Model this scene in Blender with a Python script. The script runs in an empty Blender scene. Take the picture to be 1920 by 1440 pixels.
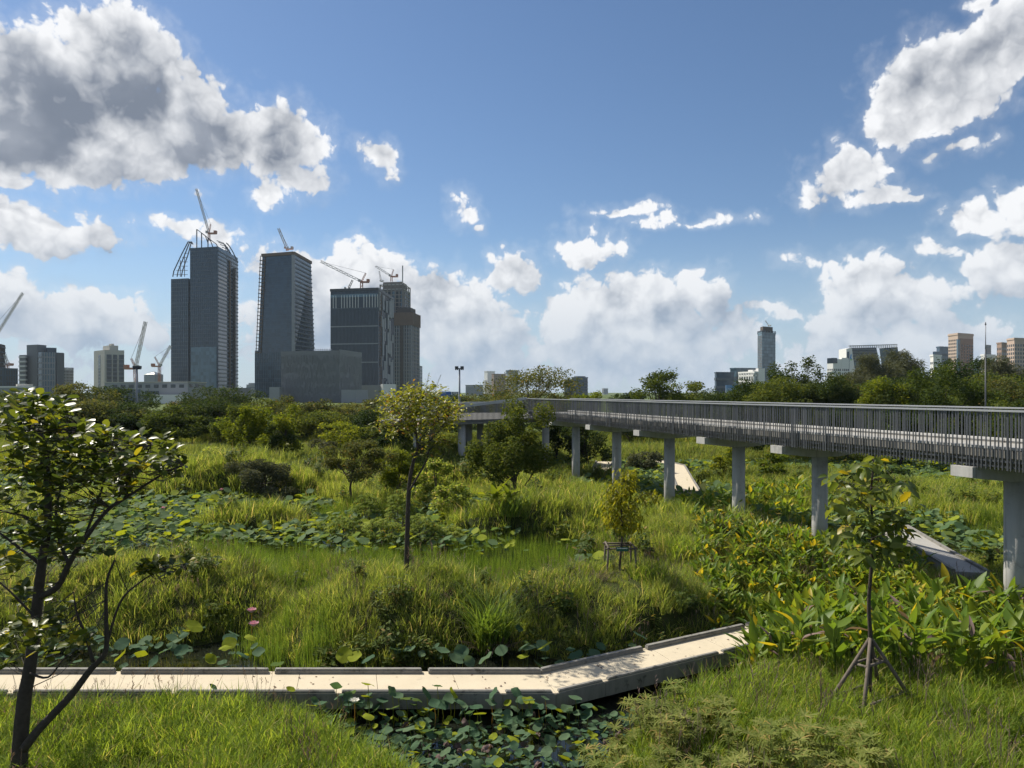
import bpy, bmesh, math, random
import numpy as np
from mathutils import Vector, Matrix, noise as mnoise

# ------------------------------------------------------------------ camera, sky, sun, exposure
SC = bpy.context.scene
COL = SC.collection
EYE = 6.9            # height of the eye above the pond
FPX = 1331.0         # focal length of the photograph in its own pixels (1920 wide)
HZ = 736.0           # row of the horizon
SUN_AZ = math.radians(-52)   # measured from straight ahead (+Y), negative = left
SUN_EL = math.radians(46)

cam_data = bpy.data.cameras.new('camera')
cam = bpy.data.objects.new('camera', cam_data)
COL.objects.link(cam)
cam.location = (0, 0, EYE)
cam.rotation_euler = (math.pi / 2, 0, 0)
cam_data.sensor_width = 36.0
cam_data.lens = 36.0 * FPX / 1920.0
cam_data.shift_y = (HZ - 720.0) / 1920.0
cam_data.clip_start = 0.1
cam_data.clip_end = 30000
SC.camera = cam

SC.view_settings.view_transform = 'Standard'
SC.view_settings.look = 'None'
SC.view_settings.gamma = 1.0
SC.view_settings.use_curve_mapping = False
SC.view_settings.exposure = 0.52
SC.cycles.use_denoising = True
SC.cycles.adaptive_threshold = 0.02
SC.cycles.max_bounces = 6
SC.cycles.diffuse_bounces = 3
SC.cycles.glossy_bounces = 2
SC.cycles.transmission_bounces = 4
SC.cycles.transparent_max_bounces = 8
SC.cycles.volume_bounces = 0
SC.cycles.sample_clamp_indirect = 6.0
SC.cycles.caustics_reflective = False
SC.cycles.caustics_refractive = False

sun_data = bpy.data.lights.new('sun', 'SUN')
sun_data.energy = 5.0
sun_data.angle = math.radians(0.55)
sun_data.color = (1.0, 0.93, 0.80)
sun = bpy.data.objects.new('sun', sun_data)
COL.objects.link(sun)
SUN_DIR = Vector((math.sin(SUN_AZ) * math.cos(SUN_EL), math.cos(SUN_AZ) * math.cos(SUN_EL), math.sin(SUN_EL)))
sun.rotation_euler = SUN_DIR.to_track_quat('Z', 'Y').to_euler()
sun.location = SUN_DIR * 200


class NT:
    """small helper to write node trees as expressions"""
    def __init__(self, tree):
        self.t = tree

    def new(self, kind, **kw):
        n = self.t.nodes.new(kind)
        for k, v in kw.items():
            setattr(n, k, v)
        return n

    def put(self, sock, v):
        if isinstance(v, bpy.types.NodeSocket):
            self.t.links.new(v, sock)
        elif v is not None:
            sock.default_value = v

    def m(self, op, a, b=None, c=None, clamp=False):
        n = self.new('ShaderNodeMath', operation=op, use_clamp=clamp)
        for i, v in enumerate((a, b, c)):
            self.put(n.inputs[i], v)
        return n.outputs[0]

    def v(self, op, a, b=None, scale=None):
        n = self.new('ShaderNodeVectorMath', operation=op)
        self.put(n.inputs[0], a)
        if b is not None:
            self.put(n.inputs[1], b)
        if scale is not None:
            self.put(n.inputs['Scale'], scale)
        return n.outputs['Value'] if op in ('LENGTH', 'DOT_PRODUCT') else n.outputs['Vector']

    def step(self, x, lo, hi, a=0.0, b=1.0, kind='SMOOTHSTEP'):
        n = self.new('ShaderNodeMapRange', interpolation_type=kind)
        for i, v in enumerate((x, lo, hi, a, b)):
            self.put(n.inputs[i], v)
        return n.outputs[0]

    def mix(self, f, a, b, blend='MIX'):
        n = self.new('ShaderNodeMix', data_type='RGBA', blend_type=blend)
        self.put(n.inputs[0], f)
        self.put(n.inputs[6], a)
        self.put(n.inputs[7], b)
        return n.outputs[2]

    def noise(self, vec, scale, detail=4.0, rough=0.5, dims='3D', dist=0.0, col=False):
        n = self.new('ShaderNodeTexNoise', noise_dimensions=dims)
        if vec is not None:
            self.put(n.inputs['Vector'], vec)
        n.inputs['Scale'].default_value = scale
        n.inputs['Detail'].default_value = detail
        n.inputs['Roughness'].default_value = rough
        n.inputs['Distortion'].default_value = dist
        return n.outputs['Color' if col else 'Fac']


def az_el(px, py):
    x, z = (px - 960.0) / FPX, (HZ - py) / FPX
    az = math.atan(x)
    return az, math.atan2(z, math.hypot(x, 1.0))


# cumulus banks of that afternoon: centre and half axes (photograph pixels turned into angles), strength
CLOUDS = [
    (30, 195, 270, 150, 1.25), (215, 120, 130, 118, 1.1), (310, 220, 135, 105, 1.0), (150, 285, 240, 70, 1.0),
    (420, 275, 110, 60, .8), (530, 265, 92, 82, 1.05), (560, 335, 66, 48, .62), (170, 335, 90, 26, .5), (500, 360, 40, 25, .4),
    (40, 425, 120, 62, .85), (150, 432, 95, 40, .65), (10, 340, 70, 12, .4), (378, 366, 26, 18, .36), (330, 440, 48, 22, .4), (405, 438, 42, 20, .38),
    (0, 570, 110, 66, .9), (150, 605, 180, 70, 1.0), (275, 612, 60, 45, .7), (60, 690, 260, 46, .55),
    (560, 570, 140, 105, .9), (690, 525, 100, 75, .8), (745, 505, 60, 48, .75), (620, 640, 170, 70, .7),
    (850, 570, 95, 72, .9), (962, 520, 52, 46, .8), (890, 630, 150, 85, .95), (800, 560, 70, 50, .7),
    (1080, 600, 125, 82, 1.0), (1215, 570, 120, 72, 1.0), (1322, 556, 62, 60, .8), (1190, 650, 290, 75, 1.0), (960, 700, 260, 40, .6), (1330, 705, 160, 32, .4),
    (1085, 462, 74, 44, .85), (1155, 462, 48, 30, .6), (1160, 394, 70, 8, .34), (1300, 406, 95, 11, .36), (866, 392, 24, 24, .3), (896, 416, 10, 9, .25), (702, 300, 34, 24, .42),
    (1620, 550, 110, 88, 1.0), (1570, 620, 90, 70, .9), (1700, 570, 115, 62, .85), (1750, 650, 170, 80, .95), (1455, 590, 58, 18, .5), (1620, 695, 260, 42, .65),
    (1830, 420, 76, 42, .72), (1915, 395, 62, 62, .9), (1890, 500, 120, 60, .9), (1750, 478, 60, 22, .5), (1590, 480, 70, 16, .3),
    (1780, 140, 165, 100, 1.0), (1890, 85, 120, 90, 1.0), (1690, 235, 75, 62, .7), (1590, 318, 95, 45, .66), (1525, 352, 45, 34, .5), (1640, 368, 70, 20, .45),
    (1775, 275, 55, 12, .3), (1720, 372, 30, 11, .36), (1830, 4, 36, 14, .4),
]


def build_sky():
    world = bpy.data.worlds.new('World')
    SC.world = world
    world.use_nodes = True
    world.cycles.sampling_method = 'NONE'
    g = NT(world.node_tree)
    world.node_tree.nodes.clear()
    tc = g.new('ShaderNodeTexCoord')
    sp = g.new('ShaderNodeSeparateXYZ')
    g.put(sp.inputs[0], g.v('NORMALIZE', tc.outputs['Generated']))
    az = g.m('ARCTAN2', sp.outputs[0], sp.outputs[1])
    el = g.m('ARCSINE', sp.outputs[2])
    cb = g.new('ShaderNodeCombineXYZ')
    g.put(cb.inputs[0], az); g.put(cb.inputs[1], el)
    P = cb.outputs[0]
    # a little domain warp so no ellipse edge survives
    w = g.noise(P, 9.0, 3.0, 0.55, '2D', col=True)
    w = g.v('SUBTRACT', w, (0.5, 0.5, 0.5))
    PW = g.v('ADD', P, g.v('SCALE', w, scale=0.060))
    def field(Q, blobs):
        acc = None
        for (cx, cy, rx, ry, pk) in blobs:
            a, e = az_el(cx, cy)
            ra = (az_el(cx + rx, cy)[0] - az_el(cx - rx, cy)[0]) / 2
            re = (az_el(cx, cy - ry)[1] - az_el(cx, cy + ry)[1]) / 2
            q = g.v('MULTIPLY_ADD', Q, (1 / ra, 1 / re, 0))
            q.node.inputs[2].default_value = (-a / ra, -e / re, 0)
            f = g.m('MULTIPLY_ADD', g.v('LENGTH', q), -pk, pk)
            acc = f if acc is None else g.m('SMOOTH_MAX', acc, f, 0.16)
        return g.m('MAXIMUM', acc, -1.0)
    to_sun = Vector((SUN_AZ * 0.7, 0.75, 0)).normalized()
    PS = g.v('ADD', PW, tuple(to_sun * 0.036))
    # the same kind of sky goes on all round, outside the picture
    cov = g.noise(P, 3.2, 2.0, 0.5, '2D')
    gen = g.m('MULTIPLY_ADD', cov, 5.0, -2.75)
    out_a = g.step(g.m('ABSOLUTE', az), math.radians(36.5), math.radians(44))
    out_e = g.step(el, math.radians(30), math.radians(36))
    gen = g.m('MULTIPLY_ADD', g.m('SUBTRACT', g.m('MAXIMUM', out_a, out_e), 1.0), 3.0, gen)
    n_full = g.noise(P, 13.0, 9.0, 0.60, '2D', 0.25)
    vo = g.new('ShaderNodeTexVoronoi', voronoi_dimensions='2D', feature='F1')
    g.put(vo.inputs['Vector'], g.v('ADD', P, g.v('SCALE', g.noise(P, 45.0, 2.0, 0.5, '2D', col=True), scale=0.020)))
    vo.inputs['Scale'].default_value = 38.0
    vo.inputs['Detail'].default_value = 2.5
    vo.inputs['Roughness'].default_value = 0.5
    vd = vo.outputs['Distance']
    bil = g.m('MULTIPLY_ADD', vd, -0.36, 0.17)
    edge = g.m('ADD', g.m('MULTIPLY_ADD', n_full, 1.15, -0.575 + CLOUD_GAIN), bil)
    # relief: the same billows, smoother, compared with what lies towards the sun
    s1 = g.noise(P, 10.0, 4.0, 0.48, '2D', 0.2)
    s2 = g.noise(g.v('ADD', P, tuple(to_sun * 0.026)), 10.0, 4.0, 0.48, '2D', 0.2)
    rel = g.m('SUBTRACT', s1, s2)
    sky = g.new('ShaderNodeTexSky', sky_type='NISHITA')
    sky.sun_disc = False
    sky.sun_elevation = SUN_EL
    sky.sun_rotation = SUN_AZ
    sky.air_density = 1.0
    sky.dust_density = 0.25
    sky.ozone_density = 1.6
    skyc = g.mix(1.0, sky.outputs[0], SKY_GAIN, 'MULTIPLY')
    # summer haze low over the city
    skyc = g.mix(g.step(el, math.radians(-2), math.radians(14), 0.80, 0.0), skyc, (0.47, 0.585, 0.72, 1))
    dark = g.step(az, math.radians(-32), math.radians(22), 0.84, 0.50)   # against the sun the thick parts go grey
    dark = g.m('MULTIPLY', dark, g.step(el, math.radians(8), math.radians(17), 0.52, 1.0))
    low = g.step(el, math.radians(1), math.radians(13))
    grey = g.mix(low, (0.36, 0.45, 0.58, 1), g.mix(g.step(s1, 0.32, 0.68), (0.20, 0.235, 0.30, 1), (0.34, 0.375, 0.44, 1)))
    white = g.mix(low, (0.70, 0.74, 0.79, 1), (0.92, 0.93, 0.95, 1))
    air = g.step(el, math.radians(-1), math.radians(7), 0.50, 0.0, 'LINEAR')
    k_big = g.step(el, math.radians(10), math.radians(18), 0.90, 0.35)
    k_off = g.step(el, math.radians(10), math.radians(18), -0.03, 0.02)

    def shade(blobs):
        if blobs:
            acc = field(PW, blobs)
            big = g.m('MAXIMUM', g.m('MINIMUM', g.m('SUBTRACT', acc, field(PS, blobs)), 0.45), -0.6)
            Mx = g.m('MAXIMUM', acc, gen)
        else:
            Mx = g.m('MAXIMUM', gen, -1.0)
        D = g.m('ADD', g.m('ADD', Mx, g.step(el, math.radians(7), math.radians(14), -0.08, 0.0)), edge)
        thick = g.step(g.m('ADD', Mx, g.m('MULTIPLY', s1, 0.45)), 0.14, 0.95)
        alpha = g.m('MAXIMUM', g.step(D, 0.0, 0.19), g.step(D, -0.40, 0.25, 0.0, 0.20))          # thin veil round the clouds
        lit = g.m('SUBTRACT', 1.0, g.m('MULTIPLY', thick, dark))
        lit = g.m('ADD', lit, g.m('MULTIPLY', rel, 1.7))
        if blobs:
            lit = g.m('ADD', lit, g.m('MULTIPLY_ADD', big, k_big, k_off))
        lit = g.m('ADD', lit, g.m('MULTIPLY_ADD', vd, -0.40, 0.15), clamp=True)
        cl = g.mix(air, g.mix(lit, grey, white), (0.46, 0.56, 0.68, 1))
        bg = g.new('ShaderNodeBackground')
        g.put(bg.inputs[0], g.mix(alpha, skyc, cl))
        bg.inputs[1].default_value = SKY_LEVEL
        return bg.outputs[0]

    def choose(fac, a, b):
        n = g.new('ShaderNodeMixShader')
        g.put(n.inputs[0], fac); g.t.links.new(a, n.inputs[1]); g.t.links.new(b, n.inputs[2])
        return n.outputs[0]

    # each stretch of sky only looks at the clouds near it
    cuts = [az_el(x, HZ)[0] for x in (470, 860, 1240, 1540)]
    bounds = [-9.0] + cuts + [9.0]
    res = None
    for k in range(5):
        near = []
        for b in CLOUDS:
            a0, a1 = az_el(b[0] - b[2] * 2.1, b[1])[0] - 0.05, az_el(b[0] + b[2] * 2.1, b[1])[0] + 0.05
            if a1 > bounds[k] and a0 < bounds[k + 1]:
                near.append(b)
        s = shade(near)
        res = s if res is None else choose(g.m('GREATER_THAN', az, bounds[k]), res, s)
    far_out = g.m('MAXIMUM', g.m('GREATER_THAN', g.m('ABSOLUTE', az), math.radians(52)), g.m('GREATER_THAN', el, math.radians(46)))
    res = choose(far_out, res, shade([]))
    out = g.new('ShaderNodeOutputWorld')
    g.t.links.new(res, out.inputs[0])


SKY_LEVEL = 0.73
CLOUD_GAIN = 0.12
SKY_GAIN = (0.076, 0.087, 0.098, 1)
build_sky()

# ------------------------------------------------------------------ helpers
RNG = np.random.default_rng(7)
random.seed(7)


def at(px, py, Y):
    """point seen at a pixel of the photograph, Y metres ahead"""
    return Vector(((px - 960.0) / FPX * Y, Y, EYE - (py - HZ) / FPX * Y))


def on(px, py, z):
    """point at height z seen at a pixel of the photograph"""
    return at(px, py, (EYE - z) * FPX / (py - HZ))


class MB:
    """collects vertices and faces of one mesh"""
    def __init__(self):
        self.v, self.f, self.n = [], [], 0

    def add(self, verts, faces):
        verts = np.asarray(verts, dtype=np.float64).reshape(-1, 3)
        self.v.append(verts)
        for f in faces:
            self.f.append(np.asarray(f, dtype=np.int64) + self.n)
        self.n += len(verts)

    def add_many(self, local, faces, pos, rot, scale):
        """copies of one small shape: local (k,3), rot (n,3,3), scale (n,) or (n,3)"""
        local = np.asarray(local, float)
        scale = np.asarray(scale, float)
        L = local[None] * (scale[:, None, None] if scale.ndim == 1 else scale[:, None, :])
        V = np.einsum('nij,nkj->nki', rot, L) + np.asarray(pos)[:, None, :]
        n, k = V.shape[:2]
        self.v.append(V.reshape(-1, 3))
        base = self.n + np.arange(n) * k
        for f in faces:
            self.f.append(base[:, None] + np.asarray(f)[None, :])
        self.n += n * k

    def box(self, c, s, rz=0.0, M=None):
        x, y, z = [q / 2 for q in s]
        v = np.array([(sx * x, sy * y, sz * z) for sz in (-1, 1) for sy in (-1, 1) for sx in (-1, 1)])
        if rz:
            ca, sa = math.cos(rz), math.sin(rz)
            v = np.stack([v[:, 0] * ca - v[:, 1] * sa, v[:, 0] * sa + v[:, 1] * ca, v[:, 2]], 1)
        if M is not None:
            v = v @ np.array(M)[:3, :3].T
        self.add(v + np.array(c), [(0, 2, 3, 1), (4, 5, 7, 6), (0, 1, 5, 4), (2, 6, 7, 3), (0, 4, 6, 2), (1, 3, 7, 5)])

    def bar(self, a, b, w, d=None):
        """square bar from a to b"""
        a, b = Vector(a), Vector(b)
        M = (b - a).to_track_quat('Z', 'Y').to_matrix()
        self.box(tuple((a + b) / 2), (w, d or w, (b - a).length), M=M)

    def tube(self, pts, rad, sides=6, cap=True):
        pts = [Vector(p) for p in pts]
        n = len(pts)
        rad = [rad] * n if isinstance(rad, (int, float)) else list(rad)
        vs = []
        prev = None
        for i, p in enumerate(pts):
            d = (pts[min(i + 1, n - 1)] - pts[max(i - 1, 0)])
            d = d.normalized() if d.length > 1e-9 else Vector((0, 0, 1))
            ref = prev if prev is not None else (Vector((1, 0, 0)) if abs(d.x) < .9 else Vector((0, 1, 0)))
            u = (ref - d * ref.dot(d)).normalized()
            prev = u
            w = d.cross(u)
            for k in range(sides):
                t = 2 * math.pi * k / sides
                vs.append(p + (u * math.cos(t) + w * math.sin(t)) * rad[i])
        fs = []
        for i in range(n - 1):
            for k in range(sides):
                k2 = (k + 1) % sides
                fs.append((i * sides + k, i * sides + k2, (i + 1) * sides + k2, (i + 1) * sides + k))
        if cap:
            fs.append(tuple(range(sides))[::-1])
            fs.append(tuple((n - 1) * sides + k for k in range(sides)))
        self.add([tuple(v) for v in vs], fs)

    def prism(self, poly, z0, z1):
        n = len(poly)
        v = [(x, y, z0) for x, y in poly] + [(x, y, z1) for x, y in poly]
        f = [tuple(range(n))[::-1], tuple(range(n, 2 * n))]
        f += [(i, (i + 1) % n, n + (i + 1) % n, n + i) for i in range(n)]
        self.add(v, f)

    def mesh(self, name, mat, smooth=False, off=(0, 0, 0)):
        me = bpy.data.meshes.new(name)
        V = np.concatenate(self.v) if self.v else np.zeros((0, 3))
        V = V - np.array(off)
        loops, sizes = [], []
        for f in self.f:
            if f.ndim == 1:
                loops.append(f); sizes.append(np.array([len(f)]))
            else:
                loops.append(f.reshape(-1)); sizes.append(np.full(len(f), f.shape[1]))
        L = np.concatenate(loops) if loops else np.zeros(0, int)
        S = np.concatenate(sizes) if sizes else np.zeros(0, int)
        me.vertices.add(len(V)); me.vertices.foreach_set('co', V.astype(np.float32).ravel())
        me.loops.add(len(L)); me.loops.foreach_set('vertex_index', L.astype(np.int32))
        me.polygons.add(len(S))
        me.polygons.foreach_set('loop_start', np.concatenate([[0], np.cumsum(S)[:-1]]).astype(np.int32) if len(S) else np.zeros(0, np.int32))
        me.polygons.foreach_set('use_smooth', np.full(len(S), bool(smooth)))
        me.update(calc_edges=True)
        for m in (mat if isinstance(mat, (list, tuple)) else [mat]):
            me.materials.append(m)
        return me


def link(name, data, parent=None, loc=(0, 0, 0), kind=None):
    o = bpy.data.objects.new(name, data)
    COL.objects.link(o)
    o.location = loc
    if parent is not None:
        o.parent = parent
    if kind:
        o['kind'] = kind
    return o


def tag(o, label=None, cat=None, group=None, kind=None):
    for k, v in (('label', label), ('category', cat), ('group', group), ('kind', kind)):
        if v:
            o[k] = v
    return o


def thing(name, label, cat, loc=(0, 0, 0), group=None, rz=0.0):
    o = link(name, None, None, loc)
    o.empty_display_size = 0.2
    o.rotation_euler = (0, 0, rz)
    return tag(o, label, cat, group)


def part(name, mb, mat, parent, off=None, smooth=False, kind=None, label=None):
    """mesh part; its vertices were written in world space, the parent stands at OFF (its own location by default)"""
    off = tuple(parent.location) if off is None else off
    o = link(name, mb.mesh(name, mat, smooth, off), parent, kind=kind)
    if label:
        o['label'] = label
    return o


def copy_tree(o, parent=None):
    c = o.copy()
    COL.objects.link(c)
    c.parent = parent
    for ch in list(o.children):
        copy_tree(ch, c)
    return c


def frames(d, roll=None, up=None):
    """rotation matrices whose x axis is d (n,3)"""
    d = np.asarray(d, float)
    d = d / np.linalg.norm(d, axis=1, keepdims=True)
    n = len(d)
    ref = np.tile([0, 0, 1.0], (n, 1)) if up is None else np.asarray(up, float)
    bad = np.abs((d * ref).sum(1)) > .98
    ref[bad] = [1, 0, 0]
    y = np.cross(ref, d); y /= np.linalg.norm(y, axis=1, keepdims=True)
    z = np.cross(d, y)
    if roll is not None:
        c, s = np.cos(roll)[:, None], np.sin(roll)[:, None]
        y, z = y * c + z * s, z * c - y * s
    return np.stack([d, y, z], axis=2)


def rand_dirs(n, zmin=-1.0, zmax=1.0, rng=RNG):
    z = rng.uniform(zmin, zmax, n)
    a = rng.uniform(0, 2 * math.pi, n)
    r = np.sqrt(1 - z * z)
    return np.stack([r * np.cos(a), r * np.sin(a), z], 1)


def leaf_shape(w=0.4, fold=0.10, droop=0.12, wide=0.5):
    """leaf of length 1 along x, half folded on its midrib"""
    t = [0.0, wide * 0.62, wide + (1 - wide) * .45, 1.0]
    zz = [-droop * (q ** 2) for q in t]
    v = [(0, 0, 0),
         (t[1], w * .46, zz[1] + fold * w), (t[1], 0, zz[1]), (t[1], -w * .46, zz[1] + fold * w),
         (t[2], w * .42, zz[2] + fold * w), (t[2], 0, zz[2]), (t[2], -w * .42, zz[2] + fold * w),
         (1, 0, zz[3])]
    f = [(0, 2, 1), (0, 3, 2), (1, 2, 5, 4), (2, 3, 6, 5), (4, 5, 7), (5, 6, 7)]
    return v, f


def blade(rng, h, w, lean, curl, seg=3):
    """one grass blade from the origin"""
    a = rng.uniform(0, 2 * math.pi)
    ux, uy = math.cos(a), math.sin(a)
    pa = a + math.pi / 2 + rng.uniform(-.6, .6)
    wx, wy = math.cos(pa) * w / 2, math.sin(pa) * w / 2
    v, f = [], []
    for i in range(seg + 1):
        t = i / seg
        r = lean * h * t + curl * h * t ** 2.4
        z = h * t * (1 - 0.35 * curl * t ** 2)
        k = (1 - t ** 1.6) * 0.95 + 0.05
        if i == seg:
            v.append((ux * r, uy * r, z))
        else:
            v += [(ux * r - wx * k, uy * r - wy * k, z), (ux * r + wx * k, uy * r + wy * k, z)]
    for i in range(seg - 1):
        f.append((2 * i, 2 * i + 1, 2 * i + 3, 2 * i + 2))
    f.append((2 * seg - 2, 2 * seg - 1, 2 * seg))
    return v, f


_GN = None


def scatter_tree():
    """node tree: the islands flagged tpl are copied onto the loose points of the same mesh"""
    global _GN
    if _GN:
        return _GN
    t = bpy.data.node_groups.new('scatter_clumps', 'GeometryNodeTree')
    t.interface.new_socket('Geometry', in_out='INPUT', socket_type='NodeSocketGeometry')
    t.interface.new_socket('Geometry', in_out='OUTPUT', socket_type='NodeSocketGeometry')
    N, L = t.nodes.new, t.links.new
    gi, go = N('NodeGroupInput'), N('NodeGroupOutput')

    def attr(name, typ):
        n = N('GeometryNodeInputNamedAttribute')
        n.data_type = typ
        n.inputs[0].default_value = name
        return next(s for s in n.outputs if s.name == 'Attribute' and s.enabled)
    sep = N('GeometryNodeSeparateGeometry'); sep.domain = 'POINT'
    L(gi.outputs[0], sep.inputs[0])
    L(attr('tpl', 'BOOLEAN'), sep.inputs[1])
    spl = N('GeometryNodeSplitToInstances'); spl.domain = 'POINT'
    L(sep.outputs[0], spl.inputs[0])
    L(attr('vid', 'INT'), spl.inputs['Group ID'])
    iop = N('GeometryNodeInstanceOnPoints')
    L(sep.outputs[1], iop.inputs['Points'])
    L(spl.outputs[0], iop.inputs['Instance'])
    iop.inputs['Pick Instance'].default_value = True
    L(attr('vid', 'INT'), iop.inputs['Instance Index'])
    e = N('FunctionNodeEulerToRotation')
    L(attr('rot', 'FLOAT_VECTOR'), e.inputs[0])
    L(e.outputs[0], iop.inputs['Rotation'])
    L(attr('scl', 'FLOAT_VECTOR'), iop.inputs['Scale'])
    L(iop.outputs[0], go.inputs[0])
    _GN = t
    return t


def scatter(name, templates, pos, rot, scl, vid, mat, label=None, cat=None, parent=None, smooth=False):
    """uncountable growth: small clumps repeated over many points, one object"""
    mb = MB()
    vids, tp = [], []
    for k, (v, f) in enumerate(templates):
        mb.add(v, f)
        vids.append(np.full(len(v), k)); tp.append(np.ones(len(v), bool))
    pos = np.asarray(pos, float)
    mb.add(pos, [])
    vids.append(np.asarray(vid)); tp.append(np.zeros(len(pos), bool))
    me = mb.mesh(name, mat, smooth)
    nT = len(me.vertices) - len(pos)
    scl = np.asarray(scl, float)
    if scl.ndim == 1:
        scl = np.repeat(scl[:, None], 3, 1)
    R = np.zeros((len(me.vertices), 3), np.float32); R[nT:] = rot
    Sx = np.ones((len(me.vertices), 3), np.float32); Sx[nT:] = scl
    me.attributes.new('tpl', 'BOOLEAN', 'POINT').data.foreach_set('value', np.concatenate(tp))
    me.attributes.new('vid', 'INT', 'POINT').data.foreach_set('value', np.concatenate(vids).astype(np.int32))
    me.attributes.new('rot', 'FLOAT_VECTOR', 'POINT').data.foreach_set('vector', R.ravel())
    me.attributes.new('scl', 'FLOAT_VECTOR', 'POINT').data.foreach_set('vector', Sx.ravel())
    o = link(name, me, parent)
    o.modifiers.new('scatter', 'NODES').node_group = scatter_tree()
    return tag(o, label, cat, None, 'stuff')


# ------------------------------------------------------------------ materials
def material(name, build):
    m = bpy.data.materials.new(name)
    m.use_nodes = True
    m.node_tree.nodes.clear()
    t = NT(m.node_tree)
    sh = build(t)
    out = t.new('ShaderNodeOutputMaterial')
    t.t.links.new(sh, out.inputs[0])
    return m


def principled(t, col, rough=0.6, spec=0.4, metal=0.0, bump=None, bump_d=0.02):
    n = t.new('ShaderNodeBsdfPrincipled')
    t.put(n.inputs['Base Color'], col)
    t.put(n.inputs['Roughness'], rough)
    t.put(n.inputs['Specular IOR Level'], spec)
    t.put(n.inputs['Metallic'], metal)
    if bump is not None:
        b = t.new('ShaderNodeBump')
        b.inputs['Strength'].default_value = 0.6
        b.inputs['Distance'].default_value = bump_d
        t.put(b.inputs['Height'], bump)
        t.t.links.new(b.outputs[0], n.inputs['Normal'])
    return n.outputs[0]


def rgba(c):
    return (c[0], c[1], c[2], 1.0)


def mat_plain(name, col, rough=0.7, spec=0.3, var=0.15, scale=3.0, metal=0.0, bump=0.0):
    def b(t):
        g = t.new('ShaderNodeNewGeometry')
        n = t.noise(g.outputs['Position'], scale, 5.0, 0.6)
        c = t.mix(n, rgba([q * (1 - var) for q in col]), rgba([min(1, q * (1 + var)) for q in col]))
        return principled(t, c, rough, spec, metal, t.noise(g.outputs['Position'], scale * 8, 3) if bump else None, bump or 0.02)
    return material(name, b)


def mat_leaf(name, dark, mid, light, trans=0.45, rough=0.45, spec=0.35, patch=0.6, yellow=None, ypart=0.06):
    """leaf: varied from leaf to leaf and from plant to plant, light comes through it"""
    dark, mid, light = [(c[0] * 1.04, c[1] * 1.0, c[2] * 1.6 + 0.006) for c in (dark, mid, light)]
    def b(t):
        g = t.new('ShaderNodeNewGeometry')
        oi = t.new('ShaderNodeObjectInfo')
        isl = g.outputs['Random Per Island']
        n = t.noise(g.outputs['Position'], patch, 3.0, 0.55)
        x = t.m('ADD', t.m('MULTIPLY', isl, 0.50), t.m('MULTIPLY', t.m('ADD', t.m('MULTIPLY_ADD', n, 1.6, -0.3), oi.outputs['Random']), 0.27))
        r = t.new('ShaderNodeValToRGB')
        t.put(r.inputs[0], x)
        e = r.color_ramp.elements
        e[0].position = 0.12; e[0].color = rgba(dark)
        e[1].position = 0.90; e[1].color = rgba(light)
        q = e.new(0.5); q.color = rgba(mid)
        c = r.outputs[0]
        if yellow:
            pick = t.m('GREATER_THAN', t.m('FRACT', t.m('MULTIPLY', t.m('ADD', isl, oi.outputs['Random']), 37.7)), 1.0 - ypart)
            c = t.mix(pick, c, rgba(yellow))
        p = principled(t, c, rough, spec)
        tr = t.new('ShaderNodeBsdfTranslucent')
        t.put(tr.inputs[0], t.mix(1.0, c, (1.36, 1.24, 0.62, 1), 'MULTIPLY'))
        mx = t.new('ShaderNodeMixShader')
        mx.inputs[0].default_value = trans
        t.t.links.new(p, mx.inputs[1]); t.t.links.new(tr.outputs[0], mx.inputs[2])
        return mx.outputs[0]
    return material(name, b)


M = {}
M['bark'] = mat_plain('bark', (0.060, 0.050, 0.042), 0.9, 0.15, 0.5, 14.0, bump=0.01)
M['bark_pale'] = mat_plain('bark_pale', (0.14, 0.12, 0.10), 0.9, 0.15, 0.5, 12.0, bump=0.01)
M['concrete'] = mat_plain('concrete', (0.33, 0.32, 0.30), 0.85, 0.25, 0.18, 1.2, bump=0.004)
M['concrete_dark'] = mat_plain('concrete_dark', (0.17, 0.165, 0.155), 0.9, 0.2, 0.4, 2.0, bump=0.006)
M['wood_stake'] = mat_plain('wood_stake', (0.13, 0.108, 0.088), 0.85, 0.2, 0.5, 9.0, bump=0.006)

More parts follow.
